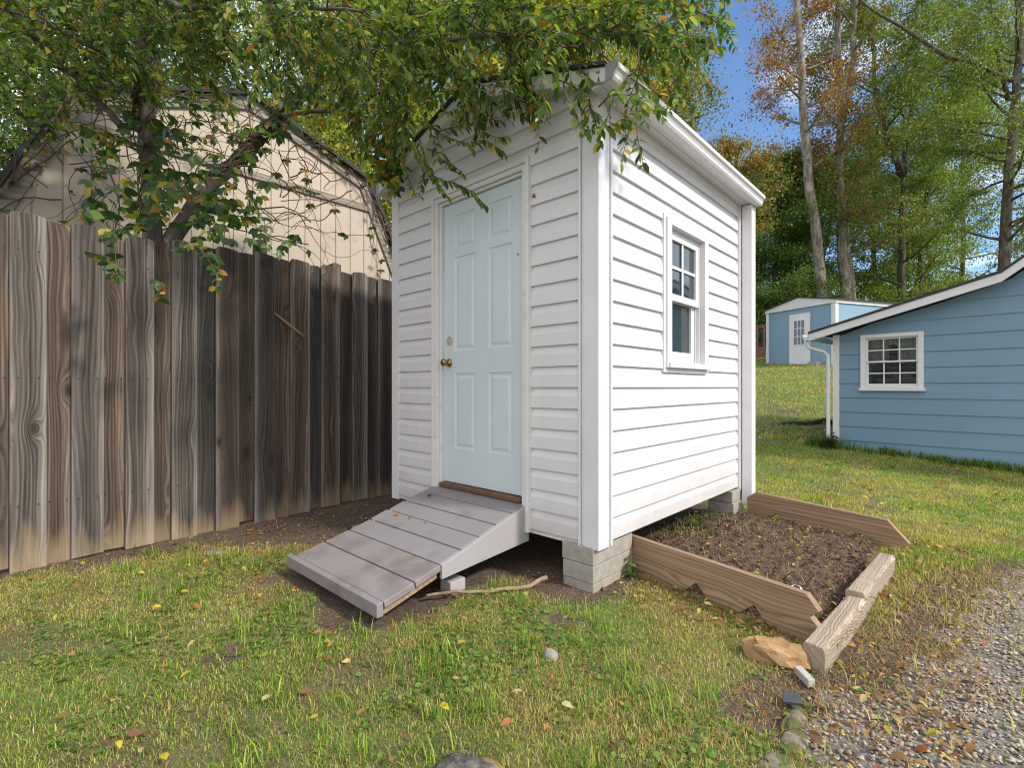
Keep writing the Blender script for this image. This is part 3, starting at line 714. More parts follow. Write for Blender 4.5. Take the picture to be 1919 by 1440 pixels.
def m_soil():
    t = NT('garden_soil'); a = t.noise(t.co(), 26, 6, .7); b = t.noise(t.co(), 5, 4); v = t.n('ShaderNodeTexVoronoi', {'Vector': t.co(), 'Scale': 60}).outputs['Distance']
    c = t.ramp(a, [(.30, (.028, .016, .011)), (.5, (.105, .066, .042)), (.70, (.20, .135, .088))])
    c = t.mix(t.ramp(b, [(.5, 0.), (.75, .6)]), c, (.17, .115, .075))
    return t.done(t.prin(c, .95, t.bump(t.math('ADD', a, t.math('MULTIPLY', v, .5)), 1.0, .02)))
soil = np_mesh('soil', np.stack([SXX, SYY, SZ], 1), SF, m_soil(), None, None, False); tag(soil, kind='structure')

# ------------------------------------------------------------------ rocks
def rock(name, c, size, seed, mat, label, cat, group=None, rz=0, sub=4, rough=.25, flat=1.0):
    me = bpy.data.meshes.new(name); bpy_bm = __import__('bmesh'); bm = bpy_bm.new(); bpy_bm.ops.create_icosphere(bm, subdivisions=sub, radius=1)
    for v in bm.verts:
        p = np.array(v.co); q = p * 1.7 + seed
        k = 1 + rough * (2 * float(fbm(np.array([q[0] + q[2] * .7]), np.array([q[1] - q[2] * .6]), seed, 4)[0]) - 1)
        p = np.sign(p) * np.abs(p) ** .8 * k
        v.co = (p[0] * size[0], p[1] * size[1], p[2] * size[2])
    bm.to_mesh(me); bm.free(); me.materials.append(mat); me.polygons.foreach_set('use_smooth', np.full(len(me.polygons), sub > 3))
    o = bpy.data.objects.new(name, me); link(o); o.location = c; o.rotation_euler = (0, 0, rz)
    return tag(o, label, cat, group)
TANR = m_bark('tan_stone', (.22, .12, .05), (.36, .22, .10), (.44, .31, .18), .8)
GREYR = m_plain('grey_stone', (.27, .25, .235), .9, .35, 25, .6)
rock('garden_stone', (.872, -.10, .030), (.106, .046, .050), 8, TANR, 'tan orange sandstone lying against the end of the bed', 'stone', rz=radians(14), rough=.6, sub=3)
rock('field_stone', (.19, -.72, .012), (.032, .024, .026), 9, GREYR, 'lone small grey rock sitting in the middle of the front lawn', 'stone', rz=.4)
def m_lichen():
    t = NT('lichen_stone'); n = t.noise(t.co(), 28, 6, .7); b = t.noise(t.co(), 9, 4)
    c = t.ramp(n, [(.3, (.02, .02, .022)), (.5, (.10, .095, .09)), (.7, (.26, .25, .23))])
    c = t.mix(t.ramp(b, [(.54, 0.), (.63, .8)]), c, (.34, .23, .07))
    return t.done(t.prin(c, .95, t.bump(n, .8, .01)))
rock('boulder', (.44, -1.40, -.04), (.15, .14, .075), 17, m_lichen(), 'dark lichen spotted rock half buried at the bottom of the lawn', 'stone')
rock('flat_stone', (-2.06, -.26, .0), (.11, .075, .035), 23, GREYR, 'flat grey green stone in the dirt beside the top of the ramp', 'stone', rz=.7)
rock('flat_stone', (-2.30, -1.25, -.002), (.075, .045, .022), 29, m_plain('brown_grey_stone', (.20, .155, .125), .9, .3, 20, .5), 'flat brown stone lying between the fence and the lawn', 'stone', rz=.2)
m = MB().prism([(-.042, -.014), (.042, -.014), (.043, .014), (-.040, .016)], (0, 0, -.01), (1, 0, 0), (0, 1, 0), (0, 0, .032))
o = solo(m, 'concrete_scrap', m_plain('pale_concrete', (.42, .40, .36), .9, .15, 40, .4), 'small oblong grey concrete scrap in front of the timber end', 'scrap', bevel=.003); o.location = (1.0, -.165, .008); o.rotation_euler = (.05, .1, -.75)
m = MB().prism([(-.03, -.02), (.035, -.028), (.03, .022), (-.01, .035)], (0, 0, 0), (1, 0, 0), (0, 1, 0), (0, 0, .008))
o = solo(m, 'slate_chip', m_plain('slate', (.06, .065, .07), .5, .2, 30, .2), 'dark slate flake at the edge of lawn and gravel', 'scrap'); o.location = (1.0, -.36, .012); o.rotation_euler = (.1, -.1, .5)
# broken pale edging stones with moss, along the gravel at the bottom of the picture
def m_moss():
    t = NT('mossy_concrete'); n = t.noise(t.co(), 24, 6, .7); b = t.noise(t.co(), 11, 4)
    c = t.ramp(n, [(.3, (.09, .07, .055)), (.5, (.22, .18, .14)), (.7, (.36, .31, .25))])
    c = t.mix(t.ramp(b, [(.46, 0.), (.53, .95)]), c, (.085, .095, .02))
    return t.done(t.prin(c, .95, t.bump(n, .8, .01)))
MOSS = m_moss()
for i, (x, y, a, b_, l) in enumerate([(1.035, -.455, .075, .028, 'pale narrow edging stone between lawn and gravel, the farthest of the row'), (1.06, -.585, .075, .035, 'mossy edging stone in the middle of the short row by the gravel'), (1.05, -.74, .085, .045, 'green mossy edging stone nearest the camera beside the gravel')]):
    rock('edging_stone', (x, y, -.004), (b_, a, .022), 41 + i, MOSS, l, 'stone', 'edging stones along the gravel', rz=random.uniform(-.2, .2))

# ------------------------------------------------------------------ blue house
U0 = np.array([-.072, 6.88]); HA = radians(-7.05)
HS = thing('blue_house', 'low blue lap sided house with white trim and small window', 'house', (U0[0], U0[1], 0), HA)
rk = [(-.34, 1.985), (1.86, 2.575), (2.5, 3.08), (5.6, 1.98)]
def hz(u): return float(np.interp(u, [p[0] for p in rk], [p[1] for p in rk]))
def h_lo(z):   # left limit of the wall at height z below the roof
    z = z + .10
    if z <= hz(0): return 0.
    return float(np.interp(z, [hz(0), 2.575, 3.08], [0, 1.86, 2.5]))
def h_hi(z):
    z = z + .10
    return 5.4 if z <= hz(5.4) else float(np.interp(z, [hz(5.4), 3.08], [5.4, 2.5]))
hp = lambda a, o, z: (a, -o, z)
m = MB()
WU0, WU1, WH0, WH1 = .30, 1.052, 1.110, 1.927
siding(m, -.2, WH0, .0, 5.4, .222, .308, hp, 'lap')
siding(m, WH0, WH1, h_lo, WU0 + .004, .222, .308, hp, 'lap'); siding(m, WH0, WH1, WU1 - .004, h_hi, .222, .308, hp, 'lap')
siding(m, WH1, 2.97, h_lo, h_hi, .222, .308, hp, 'lap')
m.build('wall', BLUEL, HS, local=True)
MB().box(-.002, .06, .02, 2.4, -.2, hz(0) - .12).box(.0, 5.4, 2.4, 2.43, -.2, 1.9).box(5.36, 5.4, .02, 2.4, -.2, 1.9).build('wall', BLUEL, HS, local=True)
MB().box(-.075, .012, -.032, .06, .0, hz(0) - .12).build('corner_trim', HOUSEW, HS, .003, local=True)
m = MB(); mf = MB()
for (p, q) in zip(rk[:-1], rk[1:]):
    p = np.array(p); q = np.array(q)
    m.prism([p, q, q + (0, .03), p + (0, .03)], (0, -.30, 0), (1, 0, 0), (0, 0, 1), (0, 3.0, 0))
    mf.prism([p - (0, .115), q - (0, .115), q - (0, .003), p - (0, .003)], (0, -.28, 0), (1, 0, 0), (0, 0, 1), (0, .03, 0))
m.build('roof', SHINGLE, HS, local=True); mf.build('rake_board', HOUSEW, HS, .003, local=True)
m = MB()
for (p, q) in zip(rk[:-1], rk[1:]):
    p = np.array(p); q = np.array(q)
    m.prism([p - (0, .05), q - (0, .05), q - (0, .035), p - (0, .035)], (0, -.249, 0), (1, 0, 0), (0, 0, 1), (0, .245, 0))
m.build('soffit', BLUEL, HS, local=True)
gpr = [(-.345, 1.975), (-.345, 1.885), (-.395, 1.885), (-.425, 1.93), (-.43, 1.975), (-.42, 1.975), (-.385, 1.9), (-.355, 1.9), (-.355, 1.975)]
MB().prism(gpr, (0, -.28, 0), (1, 0, 0), (0, 0, 1), (0, 2.95, 0)).build('gutter', HOUSEW, HS, .002, local=True)
MB().tube([(-.38, -.2, 1.90), (-.38, -.2, 1.82), (-.36, -.19, 1.77), (-.18, -.09, 1.70), (-.135, -.06, 1.64), (-.13, -.055, 1.5), (-.13, -.055, .28), (-.145, -.08, .2), (-.17, -.15, .17)], .028, 10).build('downspout', HOUSEW, HS, smooth=True, local=True)
m = MB()
m.box(WU0, WU0 + .065, -.05, .02, WH0, WH1).box(WU1 - .065, WU1, -.05, .02, WH0, WH1).box(WU0 + .0653, WU1 - .0653, -.05, .02, WH1 - .055, WH1).box(WU0 - .02, WU1 + .02, -.065, .02, WH0 - .03, WH0 + .012).box(WU0 + .0653, WU1 - .0653, -.05, .02, WH0 + .0125, WH0 + .05)
hw = m.build('window', HOUSEW, HS, .003, local=True)
i0, i1, j0, j1 = WU0 + .066, WU1 - .066, WH0 + .051, WH1 - .056; jm = (j0 + j1) / 2
for z0, z1, yo in ((jm - .012, j1, -.012), (j0, jm + .012, .012)):
    m = MB(); t = .024
    m.box(i0, i0 + t, yo, yo + .022, z0, z1).box(i1 - t, i1, yo, yo + .022, z0, z1).box(i0 + t, i1 - t, yo + .0004, yo + .0216, z1 - t, z1).box(i0 + t, i1 - t, yo + .0004, yo + .0216, z0, z0 + t)
    for k in (1, 2):
        uc = i0 + t + (i1 - i0 - 2 * t) * k / 3; m.box(uc - .008, uc + .008, yo + .004, yo + .018, z0 + t, z1 - t)
    zc = (z0 + z1) / 2; m.box(i0 + t, i1 - t, yo + .005, yo + .017, zc - .008, zc + .008)
    m.build('sash', HOUSEW, hw, local=True)
    MB().box(i0 + .01, i1 - .01, yo + .010, yo + .012, z0 + .01, z1 - .01).build('pane', CLEAR, hw, local=True)
m = MB(); nv = 40
for (u0, u1, z0f, z1) in ((i0, i0 + .26, jm - .02, j1), (i1 - .26, i1, jm - .02, j1), (i0, i1, j1 - .12, j1)):
    vs = []
    for k in range(nv + 1):
        u = u0 + (u1 - u0) * k / nv; yy = .09 + .012 * sin(k * 1.3) + .006 * sin(k * 2.9)
        vs += [(u, yy, z0f + .02 * sin(k * .4)), (u, yy, z1)]
    m.add(vs, [(2 * k, 2 * k + 2, 2 * k + 3, 2 * k + 1) for k in range(nv)])
m.build('curtain', m_plain('curtain_cloth', (.42, .40, .36), .9, .2, 20, .2), hw, local=True)
MB().box(i0 + .1, i1 - .06, .16, .3, j0 + .02, j0 + .10).box(i0 + .3, i1 - .1, .14, .22, j0 + .101, j0 + .19).build('shelf_goods', m_plain('dim_goods', (.12, .11, .09), .8, .4, 12), hw, local=True)
m = MB().box(i0 - .05, i1 + .05, .5, .52, j0 - .1, j1 + .1).box(i0 - .05, i1 + .05, .03, .5, j0 - .02, j0 - .005)
m.build('window_backing', m_plain('dim_room', (.05, .045, .04), .9, .2), hw, local=True)

# ------------------------------------------------------------------ far blue shed on the slope
LL = D(1437, 685, 21.3); RR = D(1565.5, 692, 18.4)
du = (RR - LL)[:2]; flen = float(np.linalg.norm(du)); fa = atan2(du[1], du[0])
FS = thing('storage_shed', 'pale blue shed with white glazed door standing up the slope', 'shed', (LL[0], LL[1], 1.80), fa)
H = 2.62; RISE = .30
m = MB().prism([(0, .12), (flen, .12), (flen, H - .03), (flen / 2, H + RISE - .03), (0, H - .03)], (0, 0, 0), (1, 0, 0), (0, 0, 1), (0, .04, 0))
m.box(flen - .04, flen, .0405, 3.4, .12, H - .02).box(0, .04, .0405, 3.4, .12, H - .02).box(.0, flen, 3.4005, 3.44, .12, H)
m.build('wall', BLUES, FS, local=True)
m = MB().box(-.02, .11, -.025, -.001, .10, H - .10).box(flen - .15, flen + .02, -.025, -.001, .08, H - .10).box(flen + .001, flen + .025, .0, .13, .08, H - .1).box(flen + .001, flen + .025, 3.25, 3.44, .08, H - .1)
m.prism([(-.06, H - .13), (flen + .06, H - .13), (flen + .06, H), (flen / 2, H + RISE), (-.06, H)], (0, -.05, 0), (1, 0, 0), (0, 0, 1), (0, .024, 0))
m.box(flen + .03, flen + .05, -.05, 3.5, H - .14, H - .005)
m.build('trim', HOUSEW, FS, .003, local=True)
m = MB()
for a, b in (((-.12, H - .02), (flen / 2, H + RISE + .005)), ((flen / 2, H + RISE + .005), (flen + .12, H - .02))):
    a = np.array(a); b = np.array(b); m.prism([a, b, b + (0, .04), a + (0, .04)], (0, -.1, 0), (1, 0, 0), (0, 0, 1), (0, 3.65, 0))
m.build('roof', SHINGLE, FS, local=True)
d0, d1 = flen * .37, flen * .37 + .93
m = MB().box(d0 - .07, d0 - .001, -.02, -.001, .14, 2.28).box(d1 + .001, d1 + .07, -.02, -.001, .14, 2.28).box(d0 - .07, d1 + .07, -.02, -.001, 2.2805, 2.35)
m.build('door_frame', BLUES, FS, local=True)
dd = MB().box(d0, d1, -.035, -.001, .15, 2.275).build('door', m_paint('shed_door_white', (.76, .76, .78), .5, (.6, .58, .56), .3, 5), FS, .004, local=True)
m = MB()
for i in range(4):
    u = d0 + .22 + i * (d1 - d0 - .44 + .0) / 3; m.box(u - .016, u + .016, -.055, -.0355, 1.02, 2.03)
for j in range(4):
    z = 1.036 + j * (2.014 - 1.036) / 3; m.box(d0 + .22, d1 - .22, -.052, -.0357, z - .014, z + .014)
m.build('window_frame', HOUSEW, dd, local=True)
MB().box(d0 + .22, d1 - .22, -.042, -.0352, 1.03, 2.02).build('pane', m_glass('brown_dark_glass', (.035, .025, .018)), dd, local=True)
lathe(MB(), [(0, .02), (.03, .02), (.04, .035), (.06, .03)], (d1 - .09, -.035, 1.10), (0, -1, 0), 10).build('handle', BRASS, dd, local=True)
for u in (.3, flen * .5, flen - .35): MB().box(u - .1, u + .1, .05, .3, -.3, .119).build('block', BLOCKM, FS, local=True)
c = D(1526, 690, 18.9); hgt = float(ground_h(c[0], c[1]))
m = MB().box(-.2, .2, -.12, .12, -.08, .14)
o = solo(m, 'step_block', BLOCKM, 'grey concrete step block in front of the far blue shed', 'step', bevel=.01); o.location = (c[0], c[1], hgt); o.rotation_euler = (0, 0, fa)
# brown porch far behind the white shed corner
c = D(1424, 655, 24); zg = float(ground_h(c[0], c[1]))
PO = thing('wooden_porch', 'dark red brown porch with railing, left of the far blue shed', 'porch', (c[0], c[1], zg), YAW)
PM = m_plain('porch_stain', (.10, .04, .03), .8, .3, 8)
MB().box(-2.2, .28, 0, 2, -.3, .55).build('deck', PM, PO, local=True)
m = MB()
for u in np.linspace(-2.1, .22, 8): m.box(u - .045, u + .045, .02, .11, .551, 1.5)
m.box(-2.2, .28, .03, .1, 1.501, 1.58); m.build('railing', PM, PO, local=True)

# ------------------------------------------------------------------ foliage generators
def colmix(n, pal, wts, jit=.18):
    pal = np.array(pal); i = rng.choice(len(pal), n, p=np.array(wts) / sum(wts))
    return np.clip(pal[i] * (1 + (rng.random((n, 1)) - .5) * 2 * jit) * (1 + (rng.random((n, 3)) - .5) * jit), 0, 1)
G_D, G_M, G_L, G_Y = (.045, .090, .025), (.095, .170, .032), (.18, .26, .04), (.34, .36, .05)
YEL, ORA, BRN, RED = (.42, .32, .04), (.36, .16, .025), (.19, .095, .035), (.26, .06, .025)

def wiggle(p0, d, L, n=6, w=.18, up=0.):
    p = [np.array(p0, float)]; d = unit(np.array(d, float)); st = L / n
    for i in range(n):
        d = unit(d + (rng.random(3) - .5) * 2 * w + np.array([0, 0, up])); p.append(p[-1] + d * st)
    return np.array(p)
def along(pts, f):
    f = f * (len(pts) - 1); i = min(int(f), len(pts) - 2); return pts[i] + (pts[i + 1] - pts[i]) * (f - i), unit(pts[i + 1] - pts[i])

def crown_tree(name, label, stems, r0, limbs, leaf, pal, wts, bark=BARKD, group=None, crown=(.35, 1.0), spread=3.0, rise=.5, per=120, blob=.55, sub=4, flat=.6, shape='round', lmin=.35, extra=()):
    """stems: list of polylines (first is the trunk); limbs: count; leaf: size; per: leaves in a clump"""
    base = stems[0][0]
    T = wthing(name, label, 'tree', tuple(base), group or ('trees behind the barn and the white shed' if name == 'garden_tree' else 'trees in the woods on the slope')); m = MB(); C = []
    for si, s in enumerate(stems):
        s = np.array(s, float); n = len(s); rr_ = np.linspace(1, .35, n) * r0 * (1 if si == 0 else .75)
        s2 = np.array([along(s, f)[0] for f in np.linspace(0, 1, n * 3)]); s2[1:-1] += (rng.random((n * 3 - 2, 3)) - .5) * r0 * .35
        m.tube(s2, np.interp(np.linspace(0, 1, n * 3), np.linspace(0, 1, n), rr_), 8)
    for e in extra:
        e = np.array(e[0], float), e[1]; m.tube(e[0], np.linspace(e[1], e[1] * .4, len(e[0])), 6)
        for f in np.linspace(.3, 1, 5): C.append(along(e[0], f)[0] + (rng.random(3) - .5) * blob)
    for k in range(limbs):
        s = np.array(stems[k % len(stems)], float)
        f = crown[0] + (crown[1] - crown[0]) * (k + rng.random()) / limbs
        p, tdir = along(s, min(f, .999)); az = rng.random() * 2 * pi
        rel = (f - crown[0]) / max(1e-3, crown[1] - crown[0])
        L = spread * ((1 - rel) ** .6 * .9 + .15 if shape == 'cone' else (lmin + (1 - lmin) * sin(pi * min(1, .25 + .7 * rel)))) * (.7 + .5 * rng.random())
        lp = wiggle(p, (cos(az), sin(az), rise * (.5 + rng.random())), L, 6, .16, .04)
        m.tube(lp, np.linspace(max(.012, r0 * .32 * (1 - .5 * rel)), .008, 7), 5)
        for q in range(sub):
            pf, pd = along(lp, .35 + .64 * (q + rng.random()) / sub)
            sp2 = wiggle(pf, pd + (rng.random(3) - .5) * 1.6, L * .32 * (.6 + rng.random()), 4, .25)
            m.tube(sp2, np.linspace(.014, .005, 5), 4, False)
            C += [sp2[2], sp2[4]]
        C += [lp[-1], lp[2] + (rng.random(3) - .5) * blob, lp[3], lp[4]]
    m.build('trunk', bark, T, smooth=True)
    per = int(per * 1.5); C = np.array(C); n = len(C) * per
    ci = np.repeat(np.arange(len(C)), per)
    wgt = rng.random(len(C)) * .9 + .3
    P = C[ci] + rng.normal(0, 1, (n, 3)) * np.array([1, 1, flat]) * blob * wgt[ci][:, None]
    P = P[P[:, 2] > ground_h(P[:, 0], P[:, 1]) + .1]; n = len(P)
    Dv = rng.normal(0, 1, (n, 3)); Dv[:, 2] -= .5; Nv = rng.normal(0, 1, (n, 3)) + np.array([0, 0, .9])
    L = leaf * .9 * (.5 + .95 * rng.random(n))
    V, F, k = leaf_geo(P, Dv, Nv, L, L * .62, False, .2, .1)
    br = fbm(P[:, 0] * .9, P[:, 2] * .9 + P[:, 1] * .5, 13, 2)[:, None]       # leaf colour drifts from bough to bough
    col = np.repeat(colmix(n, pal, wts) * (.6 + .8 * br), k, 0)
    np_mesh('crown', V, F, LEAF, T, col)
    return T

def G(px, d):   # ground point below a sight line
    p = D(px, 726, d); return np.array([p[0], p[1], float(ground_h(p[0], p[1])) - .15])
def stem(px_list, d):
    pts = [G(px_list[0][0], d)] + [D(a, b, d) for a, b in px_list]
    return pts

# --- woods on the slope, right half
crown_tree('deciduous_tree', 'tall tree with pale slender trunk and sparse orange brown leaves', [stem([(1541, 545), (1528, 430), (1512, 300), (1506, 200), (1500, 100), (1492, -20), (1486, -180)], 26)], .30, 24, .13,
           [ORA, BRN, (.30, .20, .05), G_L, RED], [4, 4, 2, 1.4, .7], BARKP, None, (.40, 1.), 3.0, .5, 50, .45, 4, .6)
crown_tree('deciduous_tree', 'tall pale barked tree splitting into two stems, right of the orange one', [stem([(1585, 545), (1576, 430), (1573, 320), (1578, 225), (1572, 120), (1568, -20), (1560, -180)], 27), [D(1578, 225, 27), D(1597, 140, 27), D(1602, 40, 27), D(1604, -150, 27)], [G(1597, 27.2), D(1597, 540, 27.2), D(1586, 430, 27.1), D(1578, 340, 27)]], .29, 24, .13,
           [BRN, ORA, (.24, .19, .05), G_L, G_M], [2, 1.3, 2.2, 3.2, 2.4], BARKP, None, (.46, 1.), 3.0, .5, 52, .5, 4, .6)
crown_tree('deciduous_tree', 'green tree with forked dark trunk in the middle of the woods', [stem([(1690, 545), (1690, 430), (1692, 330)], 30), [D(1692, 330, 30), D(1660, 250, 30), D(1640, 170, 30), D(1632, 20, 30)], [D(1692, 330, 30), D(1704, 240, 30), D(1716, 150, 30), D(1720, -40, 30)]], .27, 40, .14,
           [G_M, G_L, G_Y, (.15, .17, .03), BRN], [4.5, 4, 1.3, 1.5, .4], BARKD, None, (.15, 1.), 4.2, .4, 64, .6, 5, .4)
crown_tree('deciduous_tree', 'thin dark trunked green tree leaning right, behind the blue house roof', [stem([(1722, 560), (1730, 420), (1748, 300), (1785, 200), (1800, 60), (1810, -100)], 33)], .2, 36, .15,
           [G_M, G_L, G_Y, (.17, .18, .03)], [4.5, 3.4, 1.3, 1.5], BARKD, None, (.2, 1.), 4.4, .4, 64, .65, 5, .4)
crown_tree('deciduous_tree', 'dark trunked tree at the right edge with a long bare bent limb', [stem([(1880, 520), (1890, 360), (1900, 220), (1908, 100), (1915, -60), (1920, -200)], 23)], .25, 46, .115,
           [G_L, (.15, .16, .03), G_Y, G_M, BRN], [4, 2.4, 1.6, 3.4, .5], BARKN, None, (.2, 1.), 4.4, .35, 78, .55, 5, .4,
           extra=[([D(1895, 150, 23), D(1870, 140, 22.6), D(1830, 118, 22.2), D(1775, 106, 22), D(1735, 80, 22), D(1690, 50, 22), D(1640, 22, 22), D(1600, -10, 22)], .12), ([D(1890, 190, 23), D(1874, 120, 22.5), D(1866, 80, 22.5), D(1872, 40, 22.5), D(1848, 10, 22.5)], .10)])
crown_tree('evergreen_tree', 'dense dark green bushy evergreen right behind the white shed downspout', [stem([(1450, 560), (1455, 450), (1462, 350), (1470, 310)], 29)], .2, 74, .13,
           [(.055, .11, .03), (.10, .18, .04), (.13, .20, .045), (.19, .26, .05)], [2, 4, 3, 2], BARKD, None, (.02, 1.), 3.3, .1, 110, .55, 5, .5, 'cone')
crown_tree('deciduous_tree', 'low orange brown tree showing just above the white shed gutter', [stem([(1400, 500), (1385, 400), (1375, 330), (1385, 285)], 21)], .14, 22, .11,
           [ORA, BRN, YEL, G_L, G_M], [2.2, 3.5, 1, 2.5, 1.5], BARKD, None, (.40, 1.), 1.7, .15, 30, .40, 4, .5)
crown_tree('deciduous_tree', 'yellow green tree filling the gap between the pale trunks and the forked dark trunk', [stem([(1640, 560), (1636, 440), (1640, 330), (1650, 250)], 36)], .2, 34, .16,
           [G_M, G_L, G_Y, YEL], [4, 4, 1.6, .4], BARKD, None, (.05, 1.), 4.2, .3, 60, .65, 5, .4)
crown_tree('deciduous_tree', 'dark green tree low behind the blue house roof, right of the leaning tree', [stem([(1800, 560), (1806, 440), (1800, 330), (1815, 240), (1820, 150)], 38)], .2, 40, .16,
           [G_M, G_L, G_Y, G_D, ORA], [4, 3, 2, 2, .4], BARKD, None, (.05, 1.), 5.0, .3, 58, .7, 5, .4)
crown_tree('deciduous_tree', 'green tree behind the far blue shed, between evergreen and pale trunks', [stem([(1530, 570), (1545, 470), (1560, 400), (1550, 350)], 34)], .18, 34, .16,
           [G_M, G_L, G_D, G_Y], [4, 3, 2, 1], BARKD, None, (.02, 1.), 4.0, .2, 60, .65, 5, .4)
# --- trees behind the barn and the white shed
crown_tree('garden_tree', 'yellow green sunlit tree between the barn and the white shed', [stem([(690, 600), (695, 400), (690, 230), (700, 60), (690, -120)], 10)], .10, 54, .085,
           [G_L, G_Y, (.22, .27, .04), YEL, ORA, G_M], [3, 5, 4, 1.6, 1.0, 1], BARKD, None, (.15, 1.), 1.7, .35, 90, .30, 5, .6)
crown_tree('garden_tree', 'yellow and orange leaved tree rising behind the white shed roof', [stem([(1020, 500), (1010, 250), (1030, 100), (1050, -80)], 12)], .12, 44, .085,
           [YEL, G_Y, G_L, ORA, G_M], [2.6, 3, 3, 2.2, 2], BARKD, None, (.35, 1.), 2.2, .3, 85, .34, 5, .6)
crown_tree('garden_tree', 'thin leaved tree behind the white shed apex, brown tinged at its tips', [stem([(1200, 480), (1195, 250), (1190, 120), (1180, -60)], 14)], .10, 40, .08,
           [G_L, ORA, G_M, BRN, G_Y], [3, 1.6, 3, 1.6, 1.5], BARKD, None, (.35, 1.), 1.9, .2, 80, .30, 4, .6)
crown_tree('garden_tree', 'lacy green tree behind the barn peak', [stem([(420, 600), (410, 350), (400, 150), (420, -60), (420, -200)], 13)], .14, 50, .10,
           [G_M, G_L, G_Y, G_D], [4, 3, 1.6, 1], BARKD, None, (.3, 1.), 3.0, .3, 62, .42, 5, .6)
crown_tree('garden_tree', 'lacy dark green tree left of the barn at the picture edge', [stem([(60, 600), (70, 400), (60, 250), (40, 80), (30, -100)], 9)], .12, 46, .09,
           [G_M, G_D, G_L, G_Y], [4, 2, 2.4, 1], BARKD, None, (.2, 1.), 2.1, .3, 60, .36, 5, .6)

# --- woodland mass far behind (reads as one mass)
n = 110000
pxs = rng.uniform(-1500, 3400, n); dd_ = rng.uniform(42, 75, n)
P = CAM + dd_[:, None] * (FW + RT * ((pxs - 959.5) / 927)[:, None])
hh = 2.0 + 6.0 * fbm(P[:, 0] * .16, P[:, 1] * .16, 77, 3)
P[:, 2] = ground_h(P[:, 0], P[:, 1]) + hh * rng.random(n) ** .8
Dv = rng.normal(0, 1, (n, 3)); Nv = rng.normal(0, 1, (n, 3)) + np.array([0, 0, .8]); L = .42 * (.6 + .8 * rng.random(n))
V, F, k = leaf_geo(P, Dv, Nv, L, L * .7, False, .2, .1)
patch = fbm(P[:, 0] * .25, P[:, 1] * .25, 51, 2)[:, None]
col = colmix(n, [G_M, G_L, G_Y, G_D, BRN], [4, 3, 1.5, 2, .6]) * (.75 + .6 * patch)
tag(np_mesh('woodland', V, F, LEAF, None, np.repeat(col, k, 0)), kind='stuff')

# ------------------------------------------------------------------ near tree with overhanging branches
def shoots(curves, n_sub, sub_len, n_twig, twig_len, leaf, per, droop=.25, sd=.35, thick=.006):
    """returns stems MB and leaf arrays from guide curves"""
    m = MB(); P = []; Dd = []; Nn = []
    def leafy(tw, k):
        for i in range(k):
            f = .12 + .88 * (i + rng.random() * .4) / k
            p, d = along(tw, min(f, .999)); s = unit(np.cross(d, np.array([0, 0, 1.]) + (rng.random(3) - .5) * .5)) * (1 if i % 2 else -1)
            P.append(p); Dd.append(d * .55 + s * .9 + np.array([0, 0, -.25]) + (rng.random(3) - .5) * .5); Nn.append(np.array([0, 0, 1.]) + (rng.random(3) - .5) * 1.1)
    for c in curves:
        c = np.array(c, float); Lc = np.sum(np.linalg.norm(np.diff(c, axis=0), axis=1))
        for k in range(max(3, int(n_sub * Lc))):
            p, d = along(c, min(.999, (k + rng.random()) / max(3, int(n_sub * Lc))))
            sb = wiggle(p, d * .7 + (rng.random(3) - .5) * 2 * np.array([1, 1, .7]), sub_len * (.6 + .8 * rng.random()), 6, sd * .6, -droop * .25)
            m.tube(sb, np.linspace(thick, thick * .4, 7), 4, False); leafy(sb, per // 2)
            for q in range(n_twig):
                p2, d2 = along(sb, .25 + .74 * (q + rng.random()) / n_twig)
                tw = wiggle(p2, d2 * .8 + (rng.random(3) - .5) * 1.5, twig_len * (.6 + .8 * rng.random()), 5, sd * .5, -droop * .35)
                m.tube(tw, np.linspace(thick * .5, thick * .22, 6), 3, False); leafy(tw, per)
    return m, np.array(P), np.array(Dd), np.array(Nn), leaf

NTR = wthing('overhanging_tree', 'dark two stemmed tree behind the fence, its leafy branches overhanging the white shed', 'tree', (-3.42, -1.38, 0))
tp = lambda l: [D(*a) for a in l]
t1 = [np.array([-3.45, -1.37, -.1]), np.array([-3.43, -1.37, 1.2]), np.array([-3.40, -1.40, 2.4]), np.array([-3.4, -1.42, 3.0]), np.array([-3.36, -1.46, 3.6]), np.array([-3.28, -1.45, 4.3]), np.array([-3.2, -1.5, 5.2])]
t2 = [np.array([-3.43, -1.37, 1.7]), np.array([-3.40, -1.30, 2.3]), np.array([-3.33, -1.02, 2.85]), np.array([-3.25, -.72, 3.25]), np.array([-3.12, -.50, 3.6]), np.array([-2.95, -.22, 4.0]), np.array([-2.6, .05, 4.35])]
lg = tp([(232, 245, 3.95), (200, 205, 3.9), (140, 150, 3.8), (80, 85, 3.7), (20, 20, 3.5), (-80, -60, 3.3)])
l2 = [t2[4], D(580, 210, 3.95), D(640, 205, 4.0), D(700, 190, 4.1)]
b1 = [t2[6]] + tp([(760, 20, 3.4), (900, 10, 3.2), (1050, 15, 3.0), (1150, 20, 2.9), (1220, 10, 2.85)])
b2 = [t2[5]] + tp([(700, 80, 3.5), (800, 80, 3.2), (900, 65, 2.95), (1000, 65, 2.75), (1080, 90, 2.6)])
b3 = [t1[5]] + tp([(350, 20, 3.4), (450, -10, 3.1), (560, 10, 2.9), (680, 20, 2.8)])
b4 = [t1[4]] + tp([(180, 90, 3.6), (80, 40, 3.4), (-20, 10, 3.2)])
